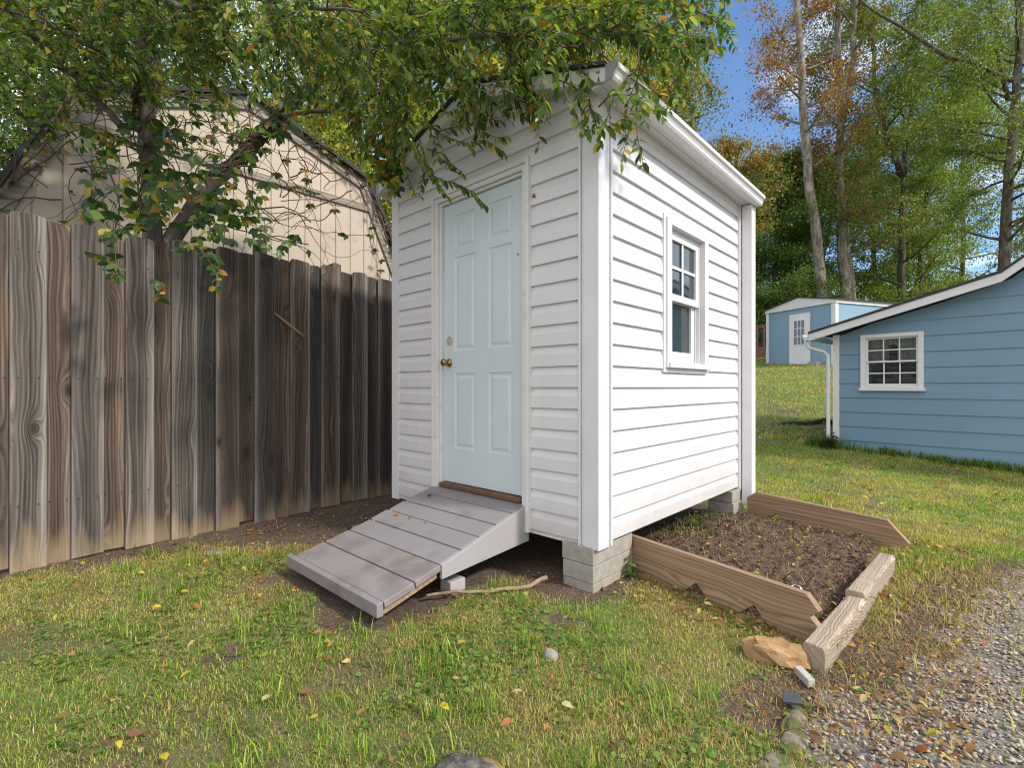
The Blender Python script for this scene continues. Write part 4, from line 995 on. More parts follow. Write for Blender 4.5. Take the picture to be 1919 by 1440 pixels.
canopy = [b1, b2, b3, b4, lg, t1[3:],
    tp([(560, 60, 3.5), (480, 20, 3.3), (400, -20, 3.1)]), tp([(640, 90, 3.6), (680, 150, 3.6), (690, 210, 3.6)]),
    tp([(900, 10, 3.1), (960, 60, 2.8), (1050, 70, 2.65), (1140, 60, 2.6), (1200, 70, 2.6)]), tp([(1050, -5, 2.9), (1130, -30, 2.7), (1200, -40, 2.6)]),
    tp([(620, 0, 3.0), (760, 40, 2.8), (860, 50, 2.7), (940, 60, 2.7)]), tp([(720, 60, 3.3), (780, 100, 3.2), (840, 110, 3.1), (900, 100, 3.0)]),
    tp([(260, 90, 3.7), (330, 80, 3.5), (400, 90, 3.4)]), tp([(0, 100, 3.5), (60, 130, 3.6), (130, 120, 3.7)]), tp([(100, 10, 3.3), (220, -10, 3.2), (330, -30, 3.0)]),
    tp([(330, 130, 3.8), (420, 90, 3.6), (520, 70, 3.4)]), tp([(0, 200, 3.8), (50, 230, 3.9), (110, 230, 4.0)]), tp([(-60, 40, 3.0), (40, 20, 3.0), (150, 30, 3.1)]),
    tp([(560, 60, 3.5), (620, 100, 3.5), (700, 130, 3.4), (740, 170, 3.4)]),
    tp([(1100, 0, 2.8), (1180, 20, 2.7), (1230, 30, 2.7)]), tp([(40, 60, 3.6), (130, 80, 3.6), (220, 70, 3.6)]), tp([(560, 30, 3.3), (660, 30, 3.2)])]
over = [[t1[5], np.array([-2.6, -1.8, 4.7]), np.array([-1.6, -2.1, 4.6]), np.array([-.6, -2.2, 4.3])], [t1[5], np.array([-2.8, -2.3, 4.8]), np.array([-2.0, -3.0, 4.7]), np.array([-1.0, -3.4, 4.4])],
    [t1[6], np.array([-2.4, -1.2, 5.2]), np.array([-1.4, -1.2, 5.1]), np.array([-.5, -1.2, 4.8])], [t2[6], np.array([-1.6, -.2, 4.7]), np.array([-.9, -.4, 4.8])]]
m = MB()
m.tube(np.array([along(np.array(t1), f)[0] for f in np.linspace(0, 1, 22)]) + (rng.random((22, 3)) - .5) * .018, np.linspace(.082, .042, 22), 10)
m.tube(np.array([along(np.array(t2), f)[0] for f in np.linspace(0, 1, 22)]) + (rng.random((22, 3)) - .5) * .022, np.linspace(.072, .034, 22), 10)
for b, r in ((lg, .030), (l2, .022), (b1, .022), (b2, .022), (b3, .024), (b4, .022), (over[0], .03), (over[1], .03), (over[2], .028), (over[3], .02)):
    b = np.array(b); k = len(b) * 3
    m.tube(np.array([along(b, f)[0] for f in np.linspace(0, 1, k)]) + (rng.random((k, 3)) - .5) * .015, np.linspace(r, r * .3, k), 7)
m.build('trunk', BARKN, NTR, smooth=True)
mA, P, Dd, Nn, lf = shoots(canopy, 8.6, .42, 6, .26, .052, 12)
mO, PO_, DO_, NO_, _ = shoots(over, 6, .6, 5, .32, .052, 10)
mA.add(mO.v, mO.f)
P = np.concatenate([P, PO_]); Dd = np.concatenate([Dd, DO_]); Nn = np.concatenate([Nn, NO_])
hang = [tp([(700, 150, 3.5), (745, 190, 3.35), (790, 235, 3.25), (850, 265, 3.18)]), tp([(1000, 125, 2.75), (1060, 165, 2.55), (1110, 190, 2.48), (1140, 215, 2.45)]), tp([(900, 130, 2.95), (930, 160, 2.9), (960, 180, 2.88)]), tp([(720, 200, 3.45), (760, 250, 3.3), (810, 285, 3.22)])]
mB, P2, Dd2, Nn2, _ = shoots(hang, 6, .26, 3, .18, .05, 9, .5)
mA.add(mB.v, mB.f)
# single long shoots
single = [tp([(1110, 205, 2.45), (1140, 240, 2.4), (1160, 226, 2.38), (1195, 208, 2.36), (1240, 203, 2.35), (1288, 182, 2.34)]),
          tp([(1060, 170, 2.5), (1075, 215, 2.45), (1090, 245, 2.42), (1150, 238, 2.4), (1180, 225, 2.4)]),
          tp([(785, 260, 3.25), (800, 310, 3.22), (820, 345, 3.2), (842, 372, 3.18)]), tp([(800, 330, 3.2), (845, 340, 3.15), (880, 355, 3.12), (912, 388, 3.1)]),
          tp([(820, 250, 3.15), (870, 270, 3.08), (910, 262, 3.05), (945, 285, 3.03)]), tp([(830, 245, 3.15), (880, 230, 3.05), (925, 258, 3.0), (950, 255, 3.0)]),
          tp([(745, 290, 3.4), (765, 330, 3.35), (775, 360, 3.3)]), tp([(480, 20, 2.8), (500, 80, 2.7), (485, 130, 2.68), (478, 175, 2.66)]), tp([(440, 0, 2.75), (400, 60, 2.7), (450, 120, 2.7), (500, 150, 2.7)]),
          tp([(1230, 100, 2.6), (1280, 75, 2.6), (1320, 68, 2.6), (1365, 70, 2.6)]), tp([(1240, 20, 2.7), (1290, 10, 2.7), (1335, 8, 2.7)])]
PP = []; DD = []; NN = []
for c in single:
    c = np.array(c); c = np.array([along(c, f)[0] for f in np.linspace(0, 1, 12)]) + (rng.random((12, 3)) - .5) * .01
    mA.tube(c, np.linspace(.004, .0015, 12), 4, False)
    L = np.sum(np.linalg.norm(np.diff(c, axis=0), axis=1)); k = int(L / .017)
    for i in range(k):
        p, d = along(c, min(.999, (i + .5) / k)); s = unit(np.cross(d, np.array([0, 0, 1.]) + (rng.random(3) - .5) * .4)) * (1 if i % 2 else -1)
        PP.append(p); DD.append(d * .6 + s * .7 + np.array([0, 0, -.5]) + (rng.random(3) - .5) * .35); NN.append(np.array([0, 0, 1.]) + (rng.random(3) - .5) * .7)
mA.build('twigs', m_plain('twig_bark', (.10, .075, .05), .85, .3, 30, .2), NTR)
P = np.concatenate([P, P2, PP]); Dd = np.concatenate([Dd, Dd2, DD]); Nn = np.concatenate([Nn, Nn2, NN]); n = len(P)
# keep leaves out of the shed itself
ins = (P[:, 0] > -SW - .06) & (P[:, 0] < .06) & (P[:, 1] > -.07) & (P[:, 2] < 3.25)
P, Dd, Nn = P[~ins], Dd[~ins], Nn[~ins]; n = len(P)
L = .056 * (.55 + .75 * rng.random(n))
V, F, k = leaf_geo(P, Dd, Nn, L, L * .50, True, .22, .22)
pt_ = fbm(P[:, 0] * 1.6 + P[:, 2], P[:, 1] * 1.6, 61, 2)
col = colmix(n, [G_D, G_M, G_L, (.17, .23, .035), (.30, .30, .04), YEL, ORA], [4.2, 4.4, 2.6, 1.4, .6, .5, .3])
np_mesh('crown', V, F, LEAFN, NTR, np.repeat(col, k, 0))

# ------------------------------------------------------------------ creeper over trunk, barn side and fence
CR = wthing('creeper_vine', 'broad leaved creeper tangled round the dark tree trunk and over the fence top', 'vine', (-3.3, -1.2, 2.2))
m = MB(); P = []; Dd = []; Nn = []; LL_ = []
def cluster(p, s, k=3):
    a0 = rng.random() * 2 * pi; out = unit(rng.normal(0, 1, 3) + np.array([1.2, -.6, .2]))
    u = unit(np.cross(out, [0, 0, 1.])); v = np.cross(u, out)
    for i in range(k):
        t = -pi / 2 + (i - (k - 1) / 2) * 1.0 + (rng.random() - .5) * .3
        P.append(p); Dd.append(cos(t) * u + sin(t) * v + (rng.random(3) - .5) * .3); Nn.append(out + (rng.random(3) - .5) * .4); LL_.append(s * (.8 + .4 * rng.random()))
vg = []
for i in range(130):        # wandering bare stems between trunk and barn
    px0 = rng.uniform(60, 700); py0 = rng.uniform(170, 440); d = rng.uniform(4.0, 4.9)
    s = wiggle(D(px0, py0, d), (rng.random(3) - .5) * np.array([1.2, 1.6, 1.6]), rng.uniform(.5, 1.5), 14, .38, -.03)
    s[:, 0] = np.clip(s[:, 0], BX + .06, -3.15)
    m.tube(s, np.linspace(rng.uniform(.003, .007), .0015, 15), 4, False)
    if i % 4 == 0:
        for f in np.linspace(.3, .95, 4): cluster(along(s, f)[0], .06)
for i in range(26):        # stems climbing the trunks
    tt = np.array(t1 if i % 2 else t2); f0 = rng.uniform(.25, .6)
    s = np.array([along(tt, min(.99, f0 + k * .03))[0] + .075 * np.array([cos(k * .9 + i), sin(k * .9 + i), 0]) + (rng.random(3) - .5) * .05 for k in range(12)])
    m.tube(s, np.linspace(.007, .003, 12), 4, False)
    for f in (.2, .4, .6, .8): cluster(along(s, f)[0] + (rng.random(3) - .5) * .15, rng.uniform(.07, .11))
for i in range(44):        # leaf sprays around the lower trunks
    c = D(rng.uniform(140, 480), rng.uniform(250, 440), rng.uniform(3.45, 3.9))
    for q in range(3): cluster(c + (rng.random(3) - .5) * .2, rng.uniform(.055, .10))
for (a, b, c_, e) in [(190, 420, 220, 520), (160, 470, 215, 515), (330, 450, 400, 500), (395, 470, 405, 540), (280, 520, 300, 560), (230, 430, 190, 450), (420, 420, 330, 470), (560, 440, 520, 470), (470, 380, 500, 460)]:
    s = np.array([D(a, b, 3.0), D((a + c_) / 2 + 10, (b + e) / 2 - 10, 2.95), D(c_, e, 2.92)]); fx = FA[0] + .06
    s[:, 0] = np.maximum(s[:, 0], -2.83 - (s[:, 1] + 2.26) * .07 + .03)
    m.tube(s, [.003, .0025, .002], 4, False)
    for f in np.linspace(.1, .98, 6): cluster(along(s, f)[0], .055)
for i in range(40):        # twiggy tangle along the barn's rake boards
    k = rng.integers(0, 4); f = rng.random(); a = np.array(pt[k]); b = np.array(pt[k + 1]); q = a + (b - a) * f
    s = wiggle((BX + .08, q[0], q[1] + .02), np.array([.1, b[0] - a[0], b[1] - a[1]]) + (rng.random(3) - .5) * .8, rng.uniform(.5, 1.1), 10, .3)
    s[:, 0] = np.clip(s[:, 0], BX + .05, BX + .3); m.tube(s, np.linspace(.008, .003, 11), 4, False)
    if rng.random() < .6:
        for f in np.linspace(.1, .9, 4): cluster(along(s, f)[0], .06)
for i in range(34):
    c = D(rng.uniform(690, 790), rng.uniform(240, 345), rng.uniform(3.55, 3.95)); c[0] = min(c[0], -1.75); c[1] = min(c[1], -.14) if c[0] > -2.1 else c[1]
    for q in range(2): cluster(c + (rng.random(3) - .5) * np.array([.15, .05, .15]), rng.uniform(.05, .085))
m.build('stems', VINEM, CR)['kind'] = 'stuff'
P = np.array(P); n = len(P); LL_ = np.array(LL_)
V, F, k = leaf_geo(P, np.array(Dd), np.array(Nn), LL_, LL_ * .62, True, .15, .2)
np_mesh('leaves', V, F, LEAFN, CR, np.repeat(colmix(n, [G_D, (.035, .075, .03), G_M, G_L, YEL, ORA], [4, 3, 2, 1.2, .7, .7]), k, 0))

# ------------------------------------------------------------------ grass
def soil_in(x, y):
    fr = .41 - .256 * (x + .05)
    return (x > -.4) & (x < 1.10) & (y > fr - .01) & (y < 2.2 - .227 * (x - .05) + .02) & ~((x > 1.0) & (y > 1.5))
def in_ramp(x, y): return (x > -1.6) & (x < -.54) & (y > -1.1) & (y < .05)
def sample(n, x0, x1, y0, y1, dens):
    x = rng.uniform(x0, x1, n); y = rng.uniform(y0, y1, n)
    v = np.stack([x, y], 1) - CAM[:2]; dep = v @ FW[:2]; lat = v @ RT[:2]
    ok = (dep > .7) & (np.abs(lat) < dep * 1.12 + .9)
    k = 1 - dirt_m(x, y) * .985; k *= 1 - gravel_m(x, y) * .97
    ok &= rng.random(n) < k * dens(x, y)
    ok &= ~soil_in(x, y) & ~in_ramp(x, y) & ~((x > -2.05) & (x < .02) & (y > -.05) & (y < 2.4)) & ((x > -2.84 - (y + 2.26) * .07) | (y > 1.5))
    return x[ok], y[ok]
def gz(x, y):
    d = dirt_m(x, y)
    return ground_h(x, y) + (fbm(x * 2.5, y * 2.5, 3) - .5) * .022 - .012 * d
def blades(x, y, hmin, hmax, w, flat=0.):
    n = len(x); z = gz(x, y) - .004
    hh = (hmin + (hmax - hmin) * rng.random(n) ** 1.6) * (.65 + .7 * fbm(x * 2.1, y * 2.1, 71, 3))
    az = rng.random(n) * 2 * pi; lean = rng.random(n) * .9 + .15 + flat
    d = np.stack([np.cos(az), np.sin(az), np.zeros(n)], 1); s = np.stack([-np.sin(az), np.cos(az), np.zeros(n)], 1)
    b = np.stack([x, y, z], 1); wv = (w * (.6 + .8 * rng.random(n)))[:, None]; h1 = hh[:, None]; ln = lean[:, None]
    ca, sa = np.cos(ln * .5), np.sin(ln * .5); m_ = b + d * h1 * .55 * sa + np.array([0, 0, 1.]) * h1 * .55 * ca
    ca2, sa2 = np.cos(ln * 1.25), np.sin(ln * 1.25); t_ = m_ + d * h1 * .5 * sa2 + np.array([0, 0, 1.]) * h1 * .5 * ca2
    V = np.stack([b - s * wv, b + s * wv, m_ + s * wv * .8, m_ - s * wv * .8, t_], 1).reshape(-1, 3)
    F = (np.arange(n)[:, None, None] * 5 + np.array([[0, 1, 2], [0, 2, 3], [3, 2, 4]])[None]).reshape(-1, 3)
    return V, F
GV = []; GFc = []; GC = []; off = 0
def addg(V, F, c, k):
    global off
    GV.append(V); GFc.append(F + off); GC.append(np.repeat(c, k, 0)); off += len(V)
GR = [(.11, .225, .032), (.23, .35, .050), (.40, .46, .078), (.53, .49, .13), (.66, .53, .25), (.40, .26, .13)]
def gcolor(x, y):
    n = len(x); p = fbm(x * 1.4 + 3, y * 1.4, 91, 3); dry = sstep(.42, .60, p + (fbm(x * 6, y * 6, 95, 2) - .5) * .5)
    a = colmix(n, GR[:5], [3.0, 4, 2.8, 1.4, .7]); b = colmix(n, GR[2:], [3.2, 3.2, 2.4, 1.2]); s = (rng.random(n) < dry * .85)[:, None]
    return np.where(s, b, a)
for (nn, x0, x1, y0, y1, h0, h1, w) in ((250000, -3.4, 1.6, -3.0, .6, .012, .033, .0016), (60000, -.1, 2.2, .6, 2.6, .02, .055, .002), (150000, -1.2, 3.6, 2.3, 7.4, .018, .042, .0030), (110000, -9.5, 2.5, 7.0, 27, .03, .08, .008)):
    x, y = sample(nn, x0, x1, y0, y1, lambda x, y: np.clip(.12 + 1.5 * sstep(.28, .68, fbm(x * 3.6, y * 3.6, 15, 4)), 0, 1))
    V, F = blades(x, y, h0, h1, w); addg(V, F, gcolor(x, y), 5)
x, y = sample(200000, -3.4, 1.6, -3.0, .6, lambda x, y: 1.0)
V, F = blades(x, y, .006, .020, .0016, .35); addg(V, F, gcolor(x, y) * .85, 5)
# dead thatch lying between the living blades
for (nn, x0, x1, y0, y1, w) in ((130000, -3.4, 1.7, -3.0, .6, .0013), (40000, .9, 2.4, -.6, 3.0, .0016)):
    x, y = sample(nn, x0, x1, y0, y1, lambda x, y: .4 + 1.1 * sstep(.40, .60, fbm(x * 1.4 + 3, y * 1.4, 91, 3)))
    V, F = blades(x, y, .02, .06, w, .95); addg(V, F, colmix(len(x), [(.44, .34, .18), (.33, .23, .12), (.24, .15, .08), (.40, .33, .13)], [4, 3, 2, 2]), 5)
x, y = rng.uniform(1.02, 1.9, 9000), rng.uniform(-.5, 2.3, 9000); e_ = np.interp(y, EDGE[:, 1], EDGE[:, 0]); k_ = rng.random(9000) < np.exp(-((x - e_) / .22) ** 2) * .75; x, y = x[k_], y[k_]
V, F = blades(x, y, .02, .07, .0016, .95); V[:, 2] += .008; addg(V, F, colmix(len(x), [(.40, .30, .17), (.30, .20, .11), (.20, .12, .07)], [4, 3, 2]), 5)
# taller tufts at the foot of the blue house and beside the ramp
for i in range(60):
    u = rng.uniform(-.35, 2.6); c = np.array([U0[0] + u * cos(HA), U0[1] + u * sin(HA)]) + np.array([-.12, -.14]) * rng.uniform(.2, 1.4)
    x = c[0] + rng.normal(0, .06, 40); y = c[1] + rng.normal(0, .04, 40); V, F = blades(x, y, .08, .26 if u < .4 else .16, .004); addg(V, F, colmix(40, GR[:2] + [(.04, .08, .02)], [3, 2, 2]), 5)
for i in range(110):
    c = (rng.uniform(-2.6, .95), rng.uniform(-2.0, -.2)); x = c[0] + rng.normal(0, .035, 30); y = c[1] + rng.normal(0, .035, 30)
    k = ~in_ramp(x, y) & (dirt_m(x, y) < .6) & (x > -2.7); x, y = x[k], y[k]
    if len(x): V, F = blades(x, y, .05, .11, .0020); addg(V, F, colmix(len(x), GR[:3], [3, 4, 2]), 5)
# a few blades on the soil, below the shed and through the gravel
x = np.concatenate([rng.normal(-.05 + .0, .12, 500), rng.uniform(.1, .95, 350), rng.uniform(1.1, 2.0, 400)]); y = np.concatenate([rng.uniform(1.0, 2.0, 500), rng.uniform(.3, 2.0, 350), rng.uniform(-.6, 1.8, 400)])
V, F = blades(x, y, .04, .10, .0018); V[:, 2] += .03 * np.repeat((x < 1.0), 5); addg(V, F, colmix(len(x), GR[1:], [2, 3, 3, 3, 1]), 5)
tag(np_mesh('grass', np.concatenate(GV), np.concatenate(GFc), GRASSM, None, np.concatenate(GC)), kind='stuff')
# clover and broad lawn weeds
x, y = sample(30000, -2.8, 1.3, -2.2, .5, lambda x, y: sstep(.5, .72, fbm(x * 2.2 + 9, y * 2.2, 25, 3)) * .8 + .05)
n = len(x); P = np.stack([x, y, gz(x, y) + .004 + .022 * rng.random(n)], 1)
az = rng.random(n) * 2 * pi; Dv = np.stack([np.cos(az), np.sin(az), .35 * rng.random(n)], 1); L = .012 + .016 * rng.random(n)
V, F, k = leaf_geo(P, Dv, np.array([0, 0, 1.]) + rng.normal(0, .35, (n, 3)), L, L * .8, True, .2, .25)
tag(np_mesh('clover', V, F, GRASSM, None, np.repeat(colmix(n, [(.085, .18, .035), (.15, .25, .05), (.22, .29, .06)], [3, 4, 2]), k, 0)), kind='stuff')
# leaf litter
X = []; Y = []
for (nn, x0, x1, y0, y1, f) in ((1500, -2.85, 1.3, -2.2, .3, .35), (900, -2.9, -.3, -1.4, .2, .7), (210, .0, 1.0, .3, 2.1, 1), (1300, 1.0, 1.5, -.6, 2.3, .8), (1100, -1.5, 3, 2.3, 9, .6), (700, -6, 1, 8, 20, .6), (260, -.15, .9, .0, .42, 1)):
    x = rng.uniform(x0, x1, nn); y = rng.uniform(y0, y1, nn); k = (rng.random(nn) < f) & ~in_ramp(x, y) & (x > -2.82 - (y + 2.26) * .07); X.append(x[k]); Y.append(y[k])
x = np.concatenate(X); y = np.concatenate(Y); n = len(x); far = np.clip(np.hypot(x - CAM[0], y - CAM[1]) / 4, 1, 2.2)
z = gz(x, y) + .008 + .03 * rng.random(n) * (dirt_m(x, y) < .5) + .055 * soil_in(x, y)
az = rng.random(n) * 2 * pi; L = (.016 + .030 * rng.random(n) ** 1.5) * far
V, F, k = leaf_geo(np.stack([x, y, z], 1), np.stack([np.cos(az), np.sin(az), .25 * rng.normal(0, 1, n)], 1), np.array([0, 0, 1.]) + rng.normal(0, .4, (n, 3)), L, L * .55, True, .3, .35)
col = colmix(n, [(.30, .17, .07), (.20, .10, .045), (.40, .30, .13), (.48, .36, .05), (.32, .12, .04)], [4, 4, 2.2, 1.5, 1.4])
tag(np_mesh('leaf_litter', V, F, LITTER, None, np.repeat(col, k, 0)), kind='stuff')

# ------------------------------------------------------------------ gravel
ico = None
import bmesh
bm = bmesh.new(); bmesh.ops.create_icosphere(bm, subdivisions=1, radius=1); IV = np.array([v.co[:] for v in bm.verts]); IF = np.array([[v.index for v in f.verts] for f in bm.faces]); bm.free()
def stones(x, y, z, r, cols):
    n = len(x); S = np.stack([r * (.8 + .6 * rng.random(n)), r * (.6 + .4 * rng.random(n)), r * (.22 + .28 * rng.random(n))], 1)
    V = IV[None] * (1 + (rng.random((n, 12, 1)) - .5) * .8) * S[:, None, :]
    az = rng.random(n) * 2 * pi; tl = rng.normal(0, .35, n); c, s = np.cos(az)[:, None], np.sin(az)[:, None]
    V[..., 2] += V[..., 0] * np.tan(np.clip(tl, -.7, .7))[:, None] * .6
    xx = V[..., 0] * c - V[..., 1] * s; yy = V[..., 0] * s + V[..., 1] * c
    V = np.stack([xx + x[:, None], yy + y[:, None], V[..., 2] + z[:, None]], -1).reshape(-1, 3)
    F = (np.arange(n)[:, None, None] * 12 + IF[None]).reshape(-1, 3)
    return V, F, np.repeat(cols, 12, 0)
STONEC = [(.32, .275, .215), (.41, .355, .285), (.21, .19, .165), (.42, .34, .245), (.31, .23, .15), (.51, .455, .375)]
nn = 80000; x = rng.uniform(.9, 4.0, nn); y = rng.uniform(-1.6, 3.4, nn)
v = np.stack([x, y], 1) - CAM[:2]; dep = v @ FW[:2]; lat = v @ RT[:2]
k = (rng.random(nn) < gravel_m(x, y) * (1 - .45 * dirt_m(x, y))) & (dep > .7) & (np.abs(lat) < dep * 1.1 + .9); x, y = x[k], y[k]
r = .004 + .0075 * rng.random(len(x)) ** 1.6
V, F, c = stones(x, y, gz(x, y) + .002 + .008 * rng.random(len(x)), r, colmix(len(x), STONEC, [3, 4, 2, 2, 1.3, 1.5]))
tag(np_mesh('gravel', V, F, m_attr('gravel_stone', .85, 90, .4), None, c), kind='stuff')
# pebbles and clods in the dirt, clods in the soil
nn = 9000; x = rng.uniform(-2.9, 1.2, nn); y = rng.uniform(-1.3, 2.3, nn); k = rng.random(nn) < np.where(dirt_m(x, y) > .5, .30, .01); k &= ~soil_in(x, y) & ~in_ramp(x, y) & (x > -2.82 - (y + 2.26) * .07); x, y = x[k], y[k]
V, F, c = stones(x, y, gz(x, y), .004 + .012 * rng.random(len(x)) ** 3, colmix(len(x), [(.10, .07, .05), (.16, .12, .09), (.25, .21, .17)], [4, 3, 1.5]))
tag(np_mesh('pebbles', V, F, m_attr('pebble', .9, 90, .4), None, c), kind='stuff')
nn = 9000; x = rng.uniform(-.3, 1.0, nn); y = rng.uniform(.1, 2.15, nn); fr = .42 - .256 * (x + .05); k = (y > fr) & (y < 2.15 - .227 * (x - .05)); x, y = x[k], y[k]
lum = np.abs(fbm(x * 9, y * 9, 31, 5) - .5) * .09 + (fbm(x * 30, y * 30, 33, 3) - .5) * .035
V, F, c = stones(x, y, .05 + lum - .05 * sstep(-.02, -.3, x), .003 + .010 * rng.random(len(x)) ** 3, colmix(len(x), [(.045, .027, .018), (.095, .06, .039), (.16, .105, .068), (.27, .19, .125)], [4, 4, 2, .6]))
tag(np_mesh('soil_clods', V, F, m_attr('soil_clod', .95, 120, .5), None, c), kind='stuff')

# ------------------------------------------------------------------ small plants and bits
def weed(name, label, c, n, s, pal, wts, spread, h, cat='weed', group=None):
    T = wthing(name, label, cat, tuple(c), group); m = MB(); P = []; Dd = []; Nn = []
    for i in range(max(2, n // 6)):
        st = wiggle(np.array(c) + np.append(rng.normal(0, spread * .4, 2), 0), (rng.normal(0, .35), rng.normal(0, .35), 1), h * (.6 + .6 * rng.random()), 5, .2)
        m.tube(st, np.linspace(.002, .001, 6), 4, False)
        for q in range(6):
            p, d = along(st, min(.99, .25 + .75 * q / 6)); az = rng.random() * 2 * pi; P.append(p); Dd.append((cos(az), sin(az), .25)); Nn.append((rng.normal(0, .3), rng.normal(0, .3), 1))
    m.build('stems', m_plain('weed_stem', (.09, .13, .04), .7, .2), T)['kind'] = 'stuff'
    P = np.array(P); k_ = len(P); L = s * (.6 + .6 * rng.random(k_))
    V, F, k = leaf_geo(P, np.array(Dd), np.array(Nn), L, L * .6, True, .2, .3)
    np_mesh('leaves', V, F, LEAFN, T, np.repeat(colmix(k_, pal, wts), k, 0))
LG = [(.09, .19, .03), (.14, .25, .04), (.06, .12, .03)]
weed('weed', 'bright green broad leaved weed between the near pier and the front stair board', (-.03, .30, 0), 14, .06, LG, [3, 3, 1], .05, .12)
weed('weed', 'small weed sprig growing against the fence foot', (-2.70, -1.62, 0), 18, .02, LG, [3, 2, 1], .03, .09)
weed('weed', 'tiny weed in the dirt under the shed, left of the near pier', (-.33, .12, 0), 12, .025, LG, [3, 2, 1], .03, .06)
weed('ivy', 'patch of green ivy creeping out from under the far end of the white shed', (-.10, 1.55, .02), 190, .042, [(.05, .09, .025), (.10, .16, .04), (.16, .20, .06)], [3, 3, 2], .42, .10, 'ivy')
weed('weed', 'pale green seedling standing at the far end of the timber', (1.09, 1.56, .03), 12, .035, LG, [2, 4, 1], .05, .03)
weed('weed', 'low leafy weed at the corner of the blue house by its downspout', (-.16, 6.72, .2), 70, .10, [(.035, .07, .02), (.06, .11, .025)], [3, 2], .18, .22)
# solar light in the bed, stick, twig, leaves
sl = wthing('solar_light', 'small round white rimmed solar light lying in the soil bed', 'light', (.80, .58, .06))
lathe(MB(), [(0, .022), (.008, .027), (.012, .027), (.014, .022)], (.80, .58, .068), (0.1, -.25, .96), 18).build('rim', m_plain('white_plastic', (.78, .78, .77), .35, .03), sl)
lathe(MB(), [(0, .017), (.003, .017)], (.80 + .0014, .58 - .0036, .068 + .014), (0.1, -.25, .96), 18).build('solar_cell', m_plain('solar_cell', (.03, .04, .06), .2, .1), sl)
st = np.array([(-.66, -.72, .015), (-.55, -.58, .03), (-.42, -.42, .025), (-.33, -.27, .03), (-.30, -.15, .05)])
st = np.array([along(st, f)[0] for f in np.linspace(0, 1, 14)]) + (rng.random((14, 3)) - .5) * .012
solo(MB().tube(st, np.linspace(.008, .013, 14), 7), 'fallen_stick', m_bark('stick_bark', (.16, .11, .07), (.28, .20, .13), (.38, .30, .21), 3), 'bare brown stick on the ground between the ramp and the near pier', 'stick', smooth=True)
c0 = FA + fd * 1.655 + fn * .035; c1 = FA + fd * 1.93 + fn * .04
m = MB()
for k in range(3): m.tube([(c0[0], c0[1], 1.78 - k * .004), ((c0[0] + c1[0]) / 2, (c0[1] + c1[1]) / 2 , 1.69 - k * .008), (c1[0] + .004 * k, c1[1] - .01 * k, 1.60 - k * .004)], [.003, .006, .002], 5)
solo(m, 'dry_twig', m_plain('dry_twig', (.28, .20, .11), .9, .3, 30), 'dry tan twig caught slanting on the fence boards', 'twig')
def one_leaf(p, d, nrm, L, w, col, label, nm='fallen_leaf', group=None):
    V, F, k = leaf_geo(np.array([p], float), np.array([d], float), np.array([nrm], float), np.array([L]), np.array([w]), True, .35, .3)
    tag(np_mesh(nm, V, F, LITTER, None, np.repeat(np.array([col]), k, 0)), label, 'leaf', group)
g_ = 'leaves lying on the ramp'
one_leaf((-1.36, -.165, .372), (.8, -.5, .1), (0, -.2, 1), .055, .035, (.16, .08, .03), 'curled dark brown leaf near the top left of the ramp', group=g_)
one_leaf((-1.36, -.45, .284), (.9, .3, .1), (0, -.3, 1), .042, .03, (.36, .18, .07), 'orange brown curled leaf on the left of the middle ramp planks', group=g_)
one_leaf((-1.05, -.44, .281), (.8, .4, 0), (0, -.3, 1), .036, .017, (.06, .12, .02), 'small green leaf in the middle of the ramp', group=g_)
one_leaf((-.84, -.08, .388), (.9, .2, 0), (0, -.3, 1), .03, .018, (.50, .36, .14), 'small tan leaf below the door threshold', group=g_)
one_leaf((-1.22, -.43, .285), (.7, -.4, 0), (0, -.3, 1), .03, .014, (.14, .18, .03), 'tiny yellow green leaf on the upper left of the ramp', group=g_)
one_leaf((-.72, -.72, .03), (-.3, -.9, .1), (.2, -.2, 1), .09, .045, (.40, .26, .13), 'large tan dead leaf under the ramp side beside the wood offcut')
one_leaf((-.515, -.022, 2.31), (1, 0, .25), (.2, -1, .3), .045, .035, (.30, .12, .04), 'brown leaf stuck on the siding right of the door top')
one_leaf((-.66, .008, 2.0), (.2, 0, -1), (.2, -1, .3), .026, .012, (.35, .26, .08), 'tiny tan leaf stuck on the blue white door')
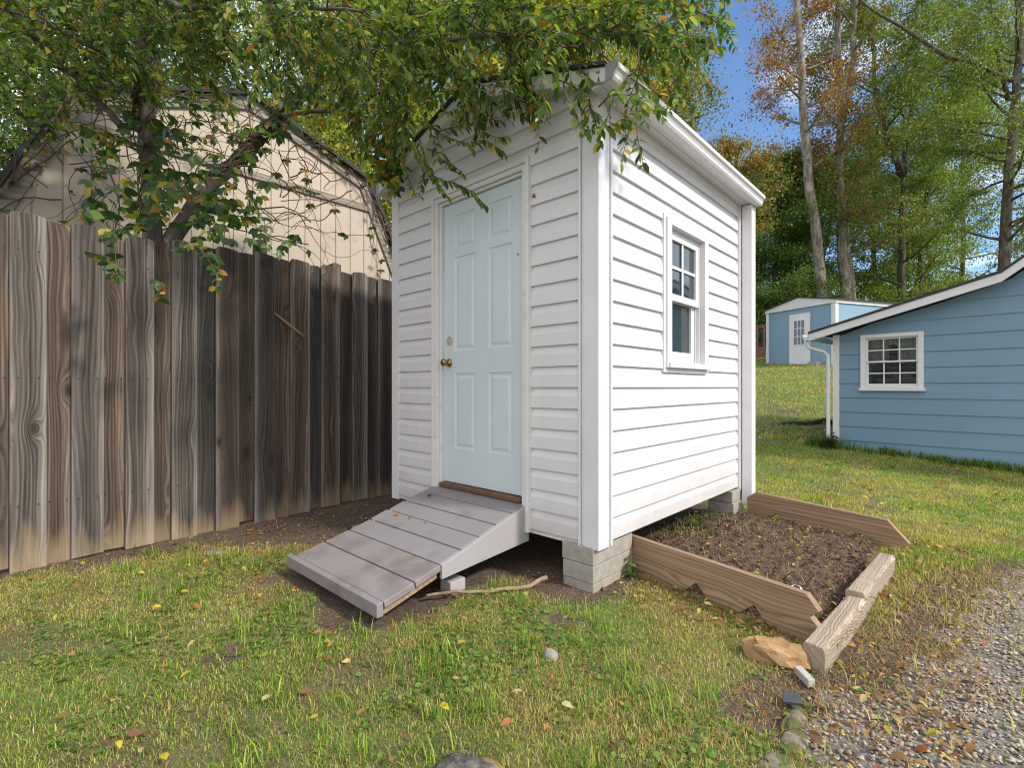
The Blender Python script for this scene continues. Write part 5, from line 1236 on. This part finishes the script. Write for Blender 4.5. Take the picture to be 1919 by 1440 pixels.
for i, (px_, py_, c_, l) in enumerate([(825, 1320, (.50, .42, .03), 'bright yellow leaf on the lawn above the lichen rock'), (490, 1315, (.50, .45, .22), 'pale cream leaf on the left of the front lawn'), (980, 1297, (.50, .43, .24), 'cream leaf below the lone grey rock on the lawn'), (490, 1112, (.50, .38, .03), 'yellow leaf on the lawn left of the ramp foot'), (857, 1207, (.48, .33, .04), 'small golden leaf on the lawn in front of the ramp'), (312, 1425, (.50, .42, .03), 'yellow leaf at the bottom left of the lawn'), (358, 1258, (.50, .36, .05), 'golden leaf in the grass at the left'), (285, 1138, (.52, .38, .04), 'small yellow leaf in the grass below the fence'), (140, 1085, (.36, .42, .05), 'yellow green leaf where lawn meets the dirt by the fence'), (960, 1350, (.36, .15, .06), 'reddish brown leaf right above the lichen rock'), (1052, 1318, (.50, .44, .26), 'pale tan leaf on the lawn right of the cream one')]):
    r_ = FW + RT * (px_ - 959.5) / 927 + UP * (726 - py_) / 927; p = CAM + r_ * (CAM[2] - .035) / -r_[2]
    az = i * 1.9; one_leaf(p, (cos(az), sin(az), .2), (rng.normal(0, .3), rng.normal(0, .3), 1), .045, .026, c_, l, group='bright leaves on the front lawn')
# dark stony bank in the lawn up the slope, beside the blue house
bk = thing('earth_bank', 'short dark stony bank across the lawn left of the blue house', 'bank', tuple(D(1520, 775, 9.6)), 0)
zz = float(ground_h(bk.location[0], bk.location[1])); bk.location[2] = zz
xs_ = []; BPOS = np.array(bk.location)
for i in range(160):
    f = rng.random(); xs_.append((-.42 + 1.5 * f + rng.normal(0, .05), -.18 + .55 * f + rng.normal(0, .08), -.03 + .13 * rng.random() * (.3 + f)))
xs_ = np.array(xs_); V, F, c = stones(xs_[:, 0], xs_[:, 1], xs_[:, 2], .03 + .05 * rng.random(160), colmix(160, [(.045, .035, .025), (.08, .062, .045), (.07, .08, .03)], [3, 3, 1.5]))
me = np_mesh('stones', V, F, m_attr('bank_stone', .95, 30, .5), None, c); me.parent = bk
print('leaf counts', n)
